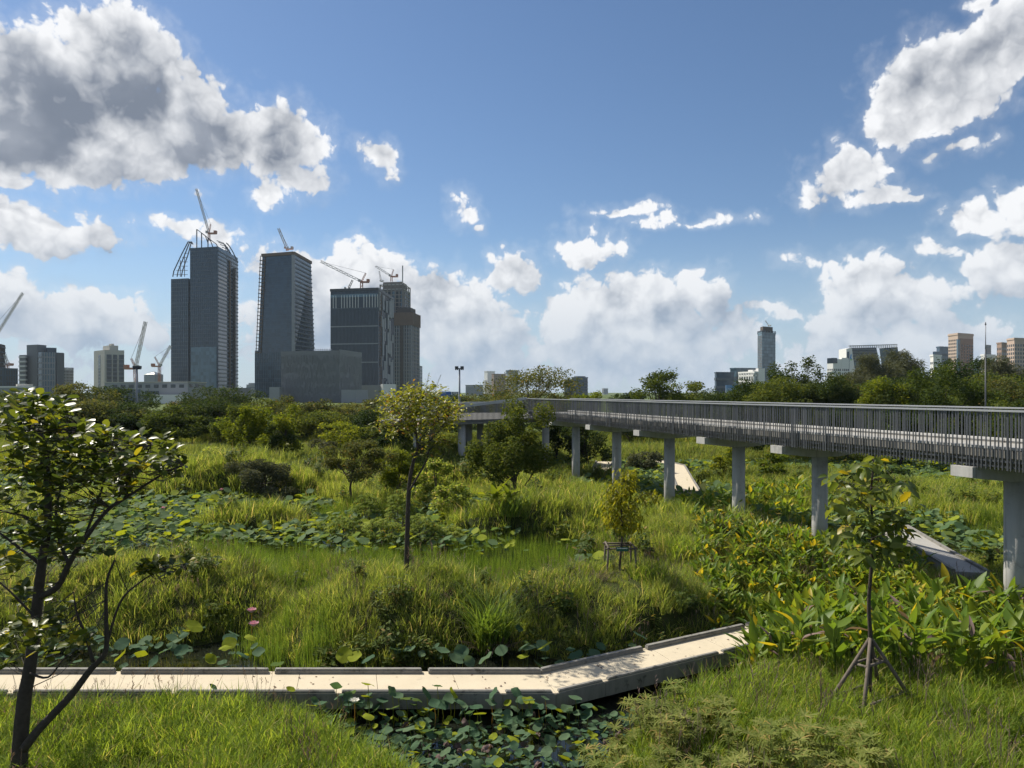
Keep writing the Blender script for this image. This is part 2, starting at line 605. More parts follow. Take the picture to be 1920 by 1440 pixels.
# ------------------------------------------------------------------ the setting: ground, water, paths
PATH = [(-40.0, 15.7), (0.78, 15.7), (7.3, 19.3)]
MOUNDS = [  # centre x, y, half widths, height above the pond floor
    (-3.6, 20.6, 2.7, 2.9, 2.05), (2.9, 21.0, 2.8, 2.8, 1.88), (-0.5, 21.6, 1.9, 2.2, 0.5),
    (-10.4, 22.4, 3.1, 3.1, 2.0), (-16.5, 21.0, 3.8, 3.2, 1.7), (-12.8, 35.2, 2.9, 2.0, 1.6),
    (-0.4, 33.8, 3.0, 2.2, 1.6), (-15.0, 46.0, 5.4, 3.4, 2.0), (-21.5, 50.0, 5.0, 5.0, 2.4),
    (-8.6, 41.0, 4.0, 3.0, 1.3), (-4.0, 52.0, 6.0, 5.0, 1.8), (2.0, 45.0, 5.0, 4.0, 1.3), (3.0, 36.0, 3.2, 3.6, 1.4),
    (8.0, 36.5, 3.5, 6.0, 1.0), (11.0, 29.5, 3.0, 6.0, 1.0), (7.0, 26.5, 3.6, 4.2, 0.9), (5.5, 31.0, 3.0, 4.0, 1.1),
    (14.5, 22.0, 8.0, 5.2, 0.75), (24.0, 27.0, 7.0, 7.0, 0.9), (29.0, 40.0, 9.0, 9.0, 1.4), (16.5, 42.0, 4.0, 5.0, 1.0),
    (-27.0, 38.0, 7.0, 7.0, 1.3), (-30.0, 26.0, 7.0, 6.0, 1.4), (-13.0, 57.0, 9.0, 6.0, 2.0), (6.0, 55.0, 4.0, 4.0, 1.1),
    (-6.4, 27.2, 3.6, 2.0, 0.75), (20.0, 52.0, 7.0, 6.0, 1.3), (-2.5, 60.0, 6.0, 5.0, 1.6),
]

PONDS = [(-17.5, 40.0, 7.0, 4.2), (-3.6, 31.6, 4.2, 1.5), (-9.6, 32.2, 4.0, 1.3), (-19.0, 33.0, 5.5, 1.3), (10.2, 45.0, 3.0, 5.5), (19.5, 33.5, 3.2, 4.5), (-8.3, 17.3, 2.0, 1.0), (8.6, 34.0, 1.6, 2.0)]


def sstep(x, a, b):
    t = np.clip((x - a) / (b - a), 0, 1)
    return t * t * (3 - 2 * t)


def wob(x, y, s, seed=0.0):
    return (np.sin(x * 1.7 * s + seed) * np.cos(y * 1.3 * s + 1.3 * seed) + 0.6 * np.sin(x * 3.1 * s + 2.0 + y * 2.3 * s + seed)
            + 0.4 * np.sin(y * 5.3 * s - x * 4.1 * s + seed)) / 2.0


def path_dist(x, y):
    d = np.full(np.shape(x), 1e9)
    for (ax, ay), (bx, by) in zip(PATH[:-1], PATH[1:]):
        dx, dy = bx - ax, by - ay
        t = np.clip(((x - ax) * dx + (y - ay) * dy) / (dx * dx + dy * dy), 0, 1)
        d = np.minimum(d, np.hypot(x - ax - t * dx, y - ay - t * dy))
    return d


SIDE_PATHS = [([(11.7, 47.0), (12.6, 52.0), (14.6, 63.0), (13.0, 70.0)], 1.35), ([(16.3, 25.2), (17.0, 28.5), (18.4, 34.5)], 1.0), ([(7.2, 58.0), (8.6, 66.0)], 1.1)]


def off_paths(x, y, extra=0.0):
    ok = np.ones(np.shape(x), bool)
    for pts, w in SIDE_PATHS:
        for (ax, ay), (bx, by) in zip(pts[:-1], pts[1:]):
            dx, dy = bx - ax, by - ay
            t = np.clip(((x - ax) * dx + (y - ay) * dy) / (dx * dx + dy * dy), 0, 1)
            ok &= np.hypot(x - ax - t * dx, y - ay - t * dy) > w * .75 + extra
    return ok


def height(x, y):
    x, y = np.asarray(x, float), np.asarray(y, float)
    h = np.full(x.shape, -0.55)
    for cx, cy, rx, ry, H in MOUNDS:
        q = ((x - cx) / rx) ** 2 + ((y - cy) / ry) ** 2
        h = h + (H - 0.0) * np.exp(-0.8 * q ** 1.7)
    h = np.minimum(h, 2.2)
    for cx, cy, rx, ry in PONDS:
        q = ((x - cx) / rx) ** 2 + ((y - cy) / ry) ** 2
        h = np.where(q < 1.6, h + (np.minimum(h, -0.3) - h) * sstep(-q, -1.6, -0.8), h)
    h = np.where(path_dist(x, y) < 1.5, np.minimum(h, -0.15 + 0.55 * np.maximum(0, path_dist(x, y) - 0.65)), h)
    h = np.where(off_paths(x, y, .25), h, np.minimum(h, 0.10))
    # the two near banks
    le = -(1.15 + 1.15 * np.maximum(0, y - 11.6))
    lb = sstep(le - x, -0.75, 0.75) * sstep(-y, -15.0, -14.2)
    re = 1.75 + 0.42 * np.maximum(0, y - 12.1) + 0.9 * np.maximum(0, y - 15.0)
    rb = sstep(x - re, -0.75, 0.85) * sstep(-y + 0.54 * np.maximum(0, x - 2.5), -15.2, -13.8) * sstep(-y, -17.0, -15.8)
    h = np.maximum(h, -0.55 + 1.12 * lb)
    h = np.maximum(h, -0.55 + 1.25 * rb)
    land = np.maximum(sstep(y, 60, 72), np.maximum(sstep(x, 38, 52), sstep(-x, 36, 50)))
    land = np.maximum(land, sstep(-y, -7.5, -5.5))
    h = h * (1 - land) + 0.85 * land
    return h + 0.07 * wob(x, y, 1.0) * (1 - sstep(y, 150, 400))


def ground_z(x, y):
    return float(height(np.array([x]), np.array([y]))[0])


def axis(lo, hi, step, far_lo, far_hi, grow=1.25):
    a = list(np.arange(lo, hi + step / 2, step))
    s, v = step, a[-1]
    while v < far_hi:
        s *= grow; v += s; a.append(v)
    s, v = step, a[0]
    while v > far_lo:
        s *= grow; v -= s; a.insert(0, v)
    return np.array(a)


def mat_ground():
    def b(t):
        g = t.new('ShaderNodeNewGeometry')
        p = g.outputs['Position']
        n = t.noise(p, 0.9, 6.0, 0.6)
        n2 = t.noise(p, 7.0, 4.0, 0.6)
        c = t.mix(n, (0.020, 0.030, 0.008, 1), (0.050, 0.062, 0.016, 1))
        c = t.mix(t.step(n2, 0.5, 0.75), c, (0.055, 0.044, 0.025, 1))
        far = t.noise(p, 0.05, 4.0, 0.6)
        sp = t.new('ShaderNodeSeparateXYZ'); t.put(sp.inputs[0], p)
        c = t.mix(t.step(sp.outputs[1], 60.0, 110.0), c, t.mix(far, (0.05, 0.075, 0.018, 1), (0.10, 0.13, 0.035, 1)))
        return principled(t, c, 0.95, 0.1, bump=n2, bump_d=0.08)
    return material('ground', b)


def mat_water():
    def b(t):
        g = t.new('ShaderNodeNewGeometry')
        n = t.noise(g.outputs['Position'], 5.0, 3.0, 0.5)
        p = t.new('ShaderNodeBsdfPrincipled')
        p.inputs['Base Color'].default_value = (0.012, 0.014, 0.010, 1)
        p.inputs['Roughness'].default_value = 0.07
        p.inputs['Specular IOR Level'].default_value = 0.5
        bn = t.new('ShaderNodeBump'); bn.inputs['Strength'].default_value = 0.12; bn.inputs['Distance'].default_value = 0.03
        t.put(bn.inputs['Height'], n)
        t.t.links.new(bn.outputs[0], p.inputs['Normal'])
        return p.outputs[0]
    return material('pond_water', b)


M['ground'] = mat_ground()
M['water'] = mat_water()

xs, ys = axis(-34, 40, 0.34, -9000, 9000), axis(7, 74, 0.34, -400, 14000)
GX, GY = np.meshgrid(xs, ys)
GZ = height(GX, GY)
mb = MB()
mb.v.append(np.stack([GX, GY, GZ], -1).reshape(-1, 3)); mb.n = GX.size
nx = len(xs)
ii = (np.arange(len(ys) - 1)[:, None] * nx + np.arange(nx - 1)[None]).ravel()
mb.f.append(np.stack([ii, ii + 1, ii + nx + 1, ii + nx], 1))
ground = link('ground', mb.mesh('ground', M['ground'], True))
tag(ground, 'uneven grassy park ground with wetland mounds', 'ground', None, 'structure')

mb = MB()
mb.add([(-60, 4, 0), (60, 4, 0), (60, 75, 0), (-60, 75, 0)], [(0, 1, 2, 3)])
water = link('water', mb.mesh('water', M['water']))
tag(water, 'still dark pond water between the mounds', 'water', None, 'structure')


# --- the concrete walkway that bends in front of the mounds
def mat_path():
    def b(t):
        g = t.new('ShaderNodeNewGeometry')
        p = g.outputs['Position']
        n = t.noise(p, 1.6, 6.0, 0.65)
        n2 = t.noise(p, 14.0, 4.0, 0.6)
        c = t.mix(n, (0.46, 0.395, 0.29, 1), (0.60, 0.525, 0.395, 1))
        c = t.mix(t.step(n2, 0.58, 0.78, 0, 0.5), c, (0.36, 0.31, 0.24, 1))
        c = t.mix(t.step(t.noise(p, 0.7, 5.0, 0.7), 0.56, 0.72, 0, 0.45), c, (0.40, 0.35, 0.27, 1))
        c = t.mix(t.step(t.noise(p, 3.1, 7.0, 0.75, dist=0.6), 0.60, 0.72, 0, 0.55), c, (0.26, 0.23, 0.18, 1))
        return principled(t, c, 0.9, 0.2, bump=n2, bump_d=0.004)
    return material('path_concrete', b)


M['path'] = mat_path()


def mat_edge():
    def b(t):
        g = t.new('ShaderNodeNewGeometry')
        p = g.outputs['Position']
        mp = t.v('MULTIPLY', p, (3.0, 3.0, 0.5))
        n = t.noise(mp, 2.2, 5.0, 0.7)
        c = t.mix(n, (0.13, 0.125, 0.115, 1), (0.30, 0.29, 0.265, 1))
        c = t.mix(t.step(t.noise(p, 4.0, 5.0, 0.7), 0.52, 0.7, 0, 0.8), c, (0.06, 0.06, 0.05, 1))
        return principled(t, c, 0.9, 0.2, bump=n, bump_d=0.006)
    return material('edge_concrete', b)


M['edge'] = mat_edge()
path = link('path', None)
tag(path, 'pale concrete walkway that bends in front of the grassy mounds', 'walkway', None, 'structure')
PW, PT, PZ = 1.18, 0.30, 0.50


def offset_line(pts, d):
    """polyline moved sideways by d (left positive) with mitred corners"""
    P = [Vector((a, b, 0)) for a, b in pts]
    out = []
    for i in range(len(P)):
        t0 = (P[i] - P[i - 1]).normalized() if i else None
        t1 = (P[i + 1] - P[i]).normalized() if i < len(P) - 1 else None
        a = t0 or t1; b_ = t1 or t0
        n = Vector((-(a.y + b_.y), a.x + b_.x, 0)).normalized()
        k = 1.0 / max(0.3, n.dot(Vector((-a.y, a.x, 0))))
        out.append(P[i] + n * d * k)
    return out


far_l, near_l = offset_line(PATH, PW / 2), offset_line(PATH, -PW / 2)


def strip_pieces(a0, b0, a1, b1, step, phase=0.0):
    """quads between two edges cut every step metres"""
    L = (a1 - a0).length
    t = [0.0]
    k = phase if phase > 0.05 else step
    while k < L - 0.3:
        t.append(k / L); k += step
    t.append(1.0)
    for u, v in zip(t[:-1], t[1:]):
        g = 0.005 / L
        yield a0.lerp(a1, u + g), a0.lerp(a1, v - g), b0.lerp(b1, v - g), b0.lerp(b1, u + g)


def slab(parent, quad, z0, z1, mat, name, inset=0.0):
    mb = MB()
    mb.prism([(q.x, q.y) for q in quad], z0, z1)
    part(name, mb, mat, parent, (0, 0, 0))


for i in range(2):
    for q in strip_pieces(near_l[i], far_l[i], near_l[i + 1], far_l[i + 1], 1.75, 0.4 if i == 0 else 1.6):
        if max(p.x for p in q) < -14.5:
            continue
        slab(path, q, PZ - PT, PZ, M['path'], 'slab')
# kerbs: a low round-topped kerb on the far side, a shallow lip on the near side, with drain gaps
for i in range(2):
    for side, line, w, h in (('far', offset_line(PATH, PW / 2 - 0.02), 0.13, 0.105), ('near', offset_line(PATH, -PW / 2 + 0.0), 0.10, 0.05)):
        inner = offset_line(PATH, (PW / 2 - 0.02 - w) if side == 'far' else (-PW / 2 + w))
        for k, q in enumerate(strip_pieces(line[i], inner[i], line[i + 1], inner[i + 1], 3.5, 1.3 if side == 'near' else 3.0)):
            if max(p.x for p in q) < -14.5:
                continue
            d = (q[1] - q[0]).normalized()
            a, b_, c_, e = q[0] + d * 0.07, q[1] - d * 0.07, q[2] - d * 0.07, q[3] + d * 0.07
            if side == 'far' and i == 1 and k == 0:
                a, e = q[0], q[3]
            if side == 'far' and i == 0 and q[1].x > 0.3:
                b_, c_ = q[1], q[2]
            mbk = MB()
            z0 = PZ + 0.002
            mbk.prism([(p.x, p.y) for p in (a, b_, c_, e)], z0, z0 + h * 0.7)
            ins = 0.018
            n_ = (e - a).normalized() * ins
            mbk.prism([(p.x, p.y) for p in (a + n_ + d * ins, b_ + n_ - d * ins, c_ - n_ - d * ins, e - n_ + d * ins)], z0 + h * 0.7 + 0.0005, z0 + h)
            part('kerb', mbk, M['edge'], path, (0, 0, 0), kind=None)
# side faces that stain: fascia boards cast on the near and far edge
for i in range(2):
    for off in (-PW / 2 - 0.022, PW / 2 + 0.002):
        a, b_ = offset_line(PATH, off), offset_line(PATH, off + 0.02)
        for q in strip_pieces(a[i], b_[i], a[i + 1], b_[i + 1], 3.5, 1.3):
            if max(p.x for p in q) < -14.5:
                continue
            slab(path, q, PZ - PT - 0.03, PZ - 0.012, M['edge'], 'fascia')
for x, y in ((-12, 15.7), (-8.5, 15.7), (-5.0, 15.7), (-1.5, 15.7), (0.9, 15.75), (3.6, 17.27), (6.4, 18.8)):
    mbk = MB(); mbk.box((x, y, -0.25), (0.45, 0.45, 0.86))
    part('footing', mbk, M['concrete_dark'], path, (0, 0, 0))

# --- the further pieces of walkway seen between the plants
for name_l, pts, w, z in (('pale concrete walkway between lotus beds beyond the skywalk', [(11.7, 47.0), (12.6, 52.0), (14.6, 63.0), (13.0, 70.0)], 1.5, 0.42),
                          ('old grey concrete walkway half buried in plants under the skywalk', [(16.3, 25.2), (17.0, 28.5), (18.4, 34.5)], 1.25, 0.52),
                          ('pale walkway glimpsed behind the dark tree under the skywalk', [(7.2, 58.0), (8.6, 66.0)], 1.6, 0.5),
                          ('pale park road beyond the shrubs in front of the tree line', [(-46.0, 80.0), (-22.0, 81.0), (-8.0, 84.0)], 3.0, 1.0)):
    pth = link('path', None)
    tag(pth, name_l, 'walkway', None, 'structure')
    A, B = offset_line(pts, w / 2), offset_line(pts, -w / 2)
    for i in range(len(pts) - 1):
        for q in strip_pieces(B[i], A[i], B[i + 1], A[i + 1], 2.4):
            slab(pth, q, z - 0.3, z, M['path'] if 'pale' in name_l else M['concrete'], 'slab')
    for E, F in ((A, offset_line(pts, w / 2 - 0.12)), (B, offset_line(pts, -w / 2 + 0.12))):
        for i in range(len(pts) - 1):
            for q in strip_pieces(E[i], F[i], E[i + 1], F[i + 1], 4.0):
                if z < 0.9:
                    slab(pth, q, z + 0.002, z + 0.09, M['edge'], 'kerb')

# ------------------------------------------------------------------ the elevated skywalk
def mat_steel():
    def b(t):
        g = t.new('ShaderNodeNewGeometry')
        n = t.noise(t.v('MULTIPLY', g.outputs['Position'], (6.0, 6.0, 1.2)), 2.0, 4.0, 0.6)
        oi = t.new('ShaderNodeObjectInfo')
        k = t.m('ADD', t.m('MULTIPLY', n, 0.7), t.m('MULTIPLY', oi.outputs['Random'], 0.3))
        c = t.mix(k, (0.055, 0.060, 0.068, 1), (0.125, 0.132, 0.145, 1))
        return principled(t, c, 0.42, 0.5, 0.45)
    return material('galvanised_steel', b)


def mat_column():
    def b(t):
        g = t.new('ShaderNodeNewGeometry')
        p = g.outputs['Position']
        n = t.noise(t.v('MULTIPLY', p, (4.0, 4.0, 0.35)), 1.5, 5.0, 0.65)
        c = t.mix(n, (0.29, 0.29, 0.28, 1), (0.50, 0.49, 0.47, 1))
        c = t.mix(t.step(t.noise(p, 2.3, 6.0, 0.7), 0.50, 0.72, 0, 0.7), c, (0.22, 0.22, 0.20, 1))
        c = t.mix(t.step(t.noise(t.v('MULTIPLY', p, (9.0, 9.0, 0.15)), 1.0, 3.0, 0.6), 0.56, 0.70, 0, 0.45), c, (0.14, 0.14, 0.125, 1))
        return principled(t, c, 0.85, 0.25, bump=t.noise(p, 20.0, 3.0), bump_d=0.004)
    return material('column_concrete', b)


M['steel'] = mat_steel()
M['column'] = mat_column()
M['rail'] = mat_plain('rail_steel', (0.36, 0.37, 0.38), 0.38, 0.5, 0.12, 2.0, metal=0.35)

M['kerb_lit'] = mat_plain('kerb_lit_concrete', (0.45, 0.445, 0.43), 0.85, 0.2, 0.12, 1.5, bump=0.004)
RAIL_Z = EYE - 0.465
skywalk = thing('skywalk', 'long elevated concrete skywalk with grey steel baluster railings on round columns', 'skywalk', (12.0, 30.0, 0))
FD = Vector((-0.3067, 1.0, 0)).normalized()      # along the skywalk, away from the camera
FP = Vector((FD.y, -FD.x, 0))                    # to its far side
SW = 3.85
face = lambda Y: Vector((1.2 + (57 - Y) * 0.3067, Y, 0))
Y0, Y1 = 6.0, 57.0
A0, A1 = face(Y0), face(Y1)


def long_box(name, off0, off1, z0, z1, mat, a=None, b=None, kind=None, parent=skywalk):
    a, b = a or A0, b or A1
    mb = MB()
    q = [a + FP * off0, b + FP * off0, b + FP * off1, a + FP * off1]
    mb.prism([(p.x, p.y) for p in q], z0, z1)
    return part(name, mb, mat, parent, kind=kind)


long_box('deck', 0.30, SW - 0.30, 5.02, 5.32, M['concrete'])
# kerb upstands cast in lengths
Lw = (A1 - A0).length
for o0 in (0.10, SW - 0.36):
    k = 0.0
    while k < Lw - 0.2:
        a = A0 + FD * (k + 0.012); b = A0 + FD * (min(k + 3.2, Lw) - 0.012)
        kb = long_box('kerb', o0, o0 + 0.26, 5.16, 5.385, M['concrete_dark'], a, b)  # darker concrete here: the shade on the kerb face is put into its colour
        cp = long_box('kerb_lit_top', o0 - 0.012, o0 + 0.272, 5.386, 5.455, M['kerb_lit'], a, b); cp.parent = kb  # pale strip added on top: sunlight on the kerb painted as colour
        k += 3.2
for o0 in (0.075, SW - 0.09):
    for z in (4.90, 5.045):
        long_box('edge_pipe', o0, o0 + 0.05, z, z + 0.05, M['steel'])
long_box('girder', 0.45, 0.70, 4.86, 5.019, M['concrete_dark'])
long_box('girder', SW - 0.70, SW - 0.45, 4.86, 5.019, M['concrete_dark'])
for o0 in (-0.07, SW - 0.17):
    k = 0.0
    while k < Lw - 0.2:
        a = A0 + FD * (k + 0.004); b = A0 + FD * (min(k + 5.2, Lw) - 0.004)
        long_box('top_rail', o0, o0 + 0.24, RAIL_Z - 0.045, RAIL_Z, M['rail'], a, b)
        k += 5.2

# balusters: thin upright bars, not quite evenly spaced; the nearest on the visible side stand as parts of their own
rz = math.atan2(FD.y, FD.x)
mbb = MB(); mbb.box((0, 0, 0), (0.030, 0.020, 1.545), rz)
bal_me = mbb.mesh('baluster', M['steel'])
mbw = MB(); mbw.box((0, 0, 0), (0.055, 0.026, 1.545), rz)
bal_me2 = mbw.mesh('baluster_wide', M['steel'])
rest = MB()
rs = random.Random(3)
k, n_b, zc = 0.0, 0, RAIL_Z - 0.046 - 1.545 / 2
near_start = (face(16.0) - A0).length
while k < Lw - 0.05:
    p = A0 + FD * k + FP * (0.005 + rs.uniform(-0.014, 0.014))
    wide = rs.random() < 0.12
    if k > near_start and n_b < 299:
        o = link('baluster', bal_me2 if wide else bal_me, skywalk, p + Vector((0, 0, zc)) - skywalk.location)
        n_b += 1
    else:
        rest.box((p.x, p.y, zc), (0.055 if wide else 0.030, 0.020, 1.545), rz)
    k += 0.118 + rs.uniform(-0.022, 0.022) + (0.03 if rs.random() < 0.08 else 0)
k = 0.0
while k < Lw - 0.05:
    p = A0 + FD * k + FP * (SW - 0.045)
    rest.box((p.x, p.y, RAIL_Z - 0.046 - 0.50), (0.030, 0.020, 1.0), rz)
    k += 0.118 + rs.uniform(-0.02, 0.02)

# round columns with cross heads
mb_c = MB()
COLS = [19.8, 27.4, 32.5, 38.6, 45.0, 51.6]
for Yc in COLS:
    f0 = face(Yc)
    c = f0 + FP * (SW / 2)
    mb = MB()
    mb.tube([(c.x, c.y, -0.8), (c.x, c.y, 4.42)], 0.292, 28)
    col = part('column', mb, M['column'], skywalk, smooth=True)
    for p_ in col.data.polygons:
        p_.use_smooth = abs(p_.normal.z) < 0.5
    mb = MB()
    w = 0.34
    prof = [(-0.10, 4.855), (-0.10, 4.56), (SW / 2 - 0.62, 4.40), (SW / 2 + 0.62, 4.40), (SW + 0.10, 4.56), (SW + 0.10, 4.855)]
    vs = [tuple(f0 + FP * u + FD * s * w + Vector((0, 0, z))) for s in (-1, 1) for u, z in prof]
    mb.add(vs, [(5, 4, 3, 2, 1, 0), (6, 7, 8, 9, 10, 11)] + [(i, (i + 1) % 6, 6 + (i + 1) % 6, 6 + i) for i in range(6)])
    part('cross_head', mb, M['column'], skywalk)

# the landing at the far end, where the skywalk turns to the left
near_e = [Vector((1.2, 57.0, 0)), Vector((-0.85, 55.6, 0)), Vector((-4.0, 53.2, 0)), Vector((-9.5, 51.0, 0))]
far_e = [Vector((4.9, 59.0, 0)), Vector((1.2, 74.0, 0)), Vector((-4.8, 73.0, 0)), Vector((-12.0, 70.0, 0))]
rail_z = [RAIL_Z, 6.22, 5.86, 5.80]
mb = MB()
mb.prism([(p.x, p.y) for p in near_e] + [(p.x, p.y) for p in far_e[::-1]], 4.50, 4.83)
part('landing_deck', mb, M['concrete_dark'], skywalk)
for i in range(3):
    a, b = near_e[i], near_e[i + 1]
    mb = MB(); mb.bar(a + Vector((0, 0, rail_z[i] - .02)), b + Vector((0, 0, rail_z[i + 1] - .02)), 0.05, 0.22)
    part('top_rail', mb, M['rail'], skywalk)
    L = (b - a).length
    k = 0.05
    while k < L:
        t = k / L
        p = a.lerp(b, t); zt = rail_z[i] + (rail_z[i + 1] - rail_z[i]) * t - 0.05
        zb = 4.83 - 0.15 * t if i == 0 else 4.66
        rest.box((p.x, p.y, (zt + zb) / 2), (0.045, 0.03, zt - zb), math.atan2(b.y - a.y, b.x - a.x))
        k += 0.115
for i in range(1, 3):
    a, b = far_e[i], far_e[i + 1]
    mb = MB(); mb.bar(a + Vector((0, 0, 5.86)), b + Vector((0, 0, 5.86)), 0.05, 0.2)
    part('top_rail', mb, M['rail'], skywalk)
    L = (b - a).length
    k = 0.05
    while k < L:
        p = a.lerp(b, k / L)
        rest.box((p.x, p.y, 5.33), (0.05, 0.03, 1.0), math.atan2(b.y - a.y, b.x - a.x))
        k += 0.14
part('baluster_row', rest, M['steel'], skywalk, kind='stuff')
for px, Yc in ((866, 54.2), (879, 58.5), (900.5, 60.5), (918, 66.0), (977, 63.0), (1023, 57.9), (782, 53.5), (810, 66.0)):
    c = at(px, 800, Yc)
    mb = MB(); mb.tube([(c.x, c.y, -0.8), (c.x, c.y, 4.499)], 0.29, 24)
    col = part('column', mb, M['column'], skywalk, smooth=True)
    for p_ in col.data.polygons:
        p_.use_smooth = abs(p_.normal.z) < 0.5

# ------------------------------------------------------------------ the city
def mat_glass(name, tint, rough=0.14, cell=(3.0, 3.4), var=0.5, spec=0.6):
    """curtain wall glazing: panes differ a little in tint and in how dark the room behind is"""
    def b(t):
        g = t.new('ShaderNodeNewGeometry')
        p = g.outputs['Position']
        q = t.v('SNAP', p, (cell[0], cell[0], cell[1]))
        wn = t.new('ShaderNodeTexWhiteNoise', noise_dimensions='3D'); t.put(wn.inputs['Vector'], q)
        k = t.m('ADD', t.m('MULTIPLY', wn.outputs['Value'], 0.5), t.m('MULTIPLY', t.noise(p, 0.03, 3.0), 0.5))
        c = t.mix(k, rgba([x * (1 - var) for x in tint]), rgba([x * (1 + var) for x in tint]))
        return principled(t, c, rough, spec)
    return material(name, b)


M['glass_blue'] = mat_glass('glass_blue', (0.034, 0.058, 0.092))
M['glass_dark'] = mat_glass('glass_dark', (0.020, 0.032, 0.050))
M['glass_sky'] = mat_glass('glass_sky', (0.10, 0.16, 0.21), 0.2)
M['window_dark'] = mat_glass('window_dark', (0.03, 0.04, 0.05), 0.15, (4.0, 3.2))
M['clad_slate'] = mat_plain('clad_slate', (0.065, 0.085, 0.112), 0.45, 0.4, 0.12, 0.05)
M['clad_grey'] = mat_plain('clad_grey', (0.18, 0.187, 0.20), 0.6, 0.3, 0.14, 0.06)
M['clad_mid'] = mat_plain('clad_mid', (0.27, 0.28, 0.30), 0.6, 0.3, 0.12, 0.06)
M['clad_strip'] = mat_plain('clad_strip', (0.165, 0.172, 0.185), 0.55, 0.3, 0.10, 0.05)
M['clad_white'] = mat_plain('clad_white', (0.66, 0.66, 0.65), 0.65, 0.3, 0.06, 0.08)
M['clad_cream'] = mat_plain('clad_cream', (0.50, 0.48, 0.43), 0.75, 0.2, 0.08, 0.08)
M['clad_brown'] = mat_plain('clad_brown', (0.27, 0.19, 0.15), 0.8, 0.2, 0.12, 0.1)
M['clad_tan'] = mat_plain('clad_tan', (0.42, 0.33, 0.27), 0.8, 0.2, 0.1, 0.1)
M['raw_concrete'] = mat_plain('raw_concrete', (0.22, 0.20, 0.18), 0.9, 0.15, 0.25, 0.12)
M['scaffold'] = mat_plain('scaffold', (0.17, 0.12, 0.09), 0.8, 0.2, 0.3, 0.3)
M['net_dark'] = mat_plain('net_dark', (0.10, 0.085, 0.075), 0.9, 0.1, 0.3, 0.1)
M['crane_red'] = mat_plain('crane_red', (0.42, 0.20, 0.13), 0.6, 0.3, 0.2, 0.5)
M['crane_white'] = mat_plain('crane_white', (0.45, 0.43, 0.40), 0.6, 0.3, 0.2, 0.5)
M['frame_dark'] = mat_plain('frame_dark', (0.05, 0.055, 0.065), 0.5, 0.4, 0.2, 0.2)


def foot(px_l, px_a, px_r, Y, dl, dr):
    """footprint of a box building: near corner at px_a (distance Y), left corner dl and right corner dr metres deeper"""
    A = at(px_a, HZ, Y); B = at(px_l, HZ, Y + dl); C = at(px_r, HZ, Y + dr)
    D = B + C - A
    return [Vector((p.x, p.y, 0)) for p in (A, C, D, B)]      # counter-clockwise seen from above


def zof(py, Y):
    return EYE + (HZ - py) / FPX * Y


def poly2(P):
    return [(p.x, p.y) for p in P]


class Building:
    def __init__(self, name, label, P, group=None, cat='building'):
        c = sum(P, Vector()) / len(P)
        self.o = thing(name, label, cat, (c.x, c.y, 0), group)
        self.P = P

    def block(self, name, P, z0, z1, mat):
        mb = MB(); mb.prism(poly2(P), z0, z1)
        return part(name, mb, mat, self.o)

    def bands(self, name, P, z0, z1, step, h, out, mat, edges=(3, 0), start=0.0):
        """floor edges that stand proud of the faces"""
        mb = MB()
        z = z0 + start
        while z + h < z1:
            for e in edges:
                a, b = P[e], P[(e + 1) % len(P)]
                d = (b - a).normalized(); n = Vector((d.y, -d.x, 0))
                q = [a + n * out, b + n * out, b - n * 0.3, a - n * 0.3]
                mb.prism(poly2(q), z, z + h)
            z += step
        return part(name, mb, mat, self.o, kind='stuff')

    def fins(self, name, P, z0, z1, n, w, out, mat, edges=(3, 0), skip=None):
        """upright piers or mullions"""
        mb = MB()
        for e in edges:
            a, b = P[e], P[(e + 1) % len(P)]
            d = (b - a).normalized(); nn = Vector((d.y, -d.x, 0)); L = (b - a).length
            k = n if isinstance(n, int) else n[e]
            for i in range(k + 1):
                if skip and skip(e, i):
                    continue
                c = a + d * min(max(L * i / k, w / 2), L - w / 2)
                q = [c - d * w / 2 + nn * out, c + d * w / 2 + nn * out, c + d * w / 2 - nn * 0.3, c - d * w / 2 - nn * 0.3]
                mb.prism(poly2(q), z0, z1)
        return part(name, mb, mat, self.o, kind='stuff')

    def windows(self, P, z0, z1, nu, nv, fw, fh, mat, edges=(3, 0), frame=None, name='window_pane', inset=0.12):
        """single panes set out from a solid wall on a thin frame; told apart only from near by"""
        mb = MB()
        for e in edges:
            a, b = P[e], P[(e + 1) % len(P)]
            d = (b - a).normalized(); nn = Vector((d.y, -d.x, 0)); L = (b - a).length
            k = nu if isinstance(nu, int) else nu[e]
            for i in range(k):
                for j in range(nv):
                    u = L * (i + .5) / k; w = L / k * fw / 2
                    zc = z0 + (z1 - z0) * (j + .5) / nv; h = (z1 - z0) / nv * fh / 2
                    c = a + d * u
                    q = [c - d * w + nn * inset, c + d * w + nn * inset, c + d * w - nn * .2, c - d * w - nn * .2]
                    mb.prism(poly2(q), zc - h, zc + h)
        return part(name, mb, mat, self.o, kind='stuff')


def inset_poly(P, d):
    c = sum(P, Vector()) / len(P)
    return [c + (p - c) * (1 - d / (p - c).length) for p in P]


def sub(P, u0, u1, v0=0.0, v1=1.0):
    """part of a four-cornered footprint: u along edge 3->0 (left face, from B to A), v from the left face backwards"""
    A, C, D, B = P
    f = lambda u, v: B + (A - B) * u + (C - A) * v
    return [f(u1, v0), f(u1, v1), f(u0, v1), f(u0, v0)]


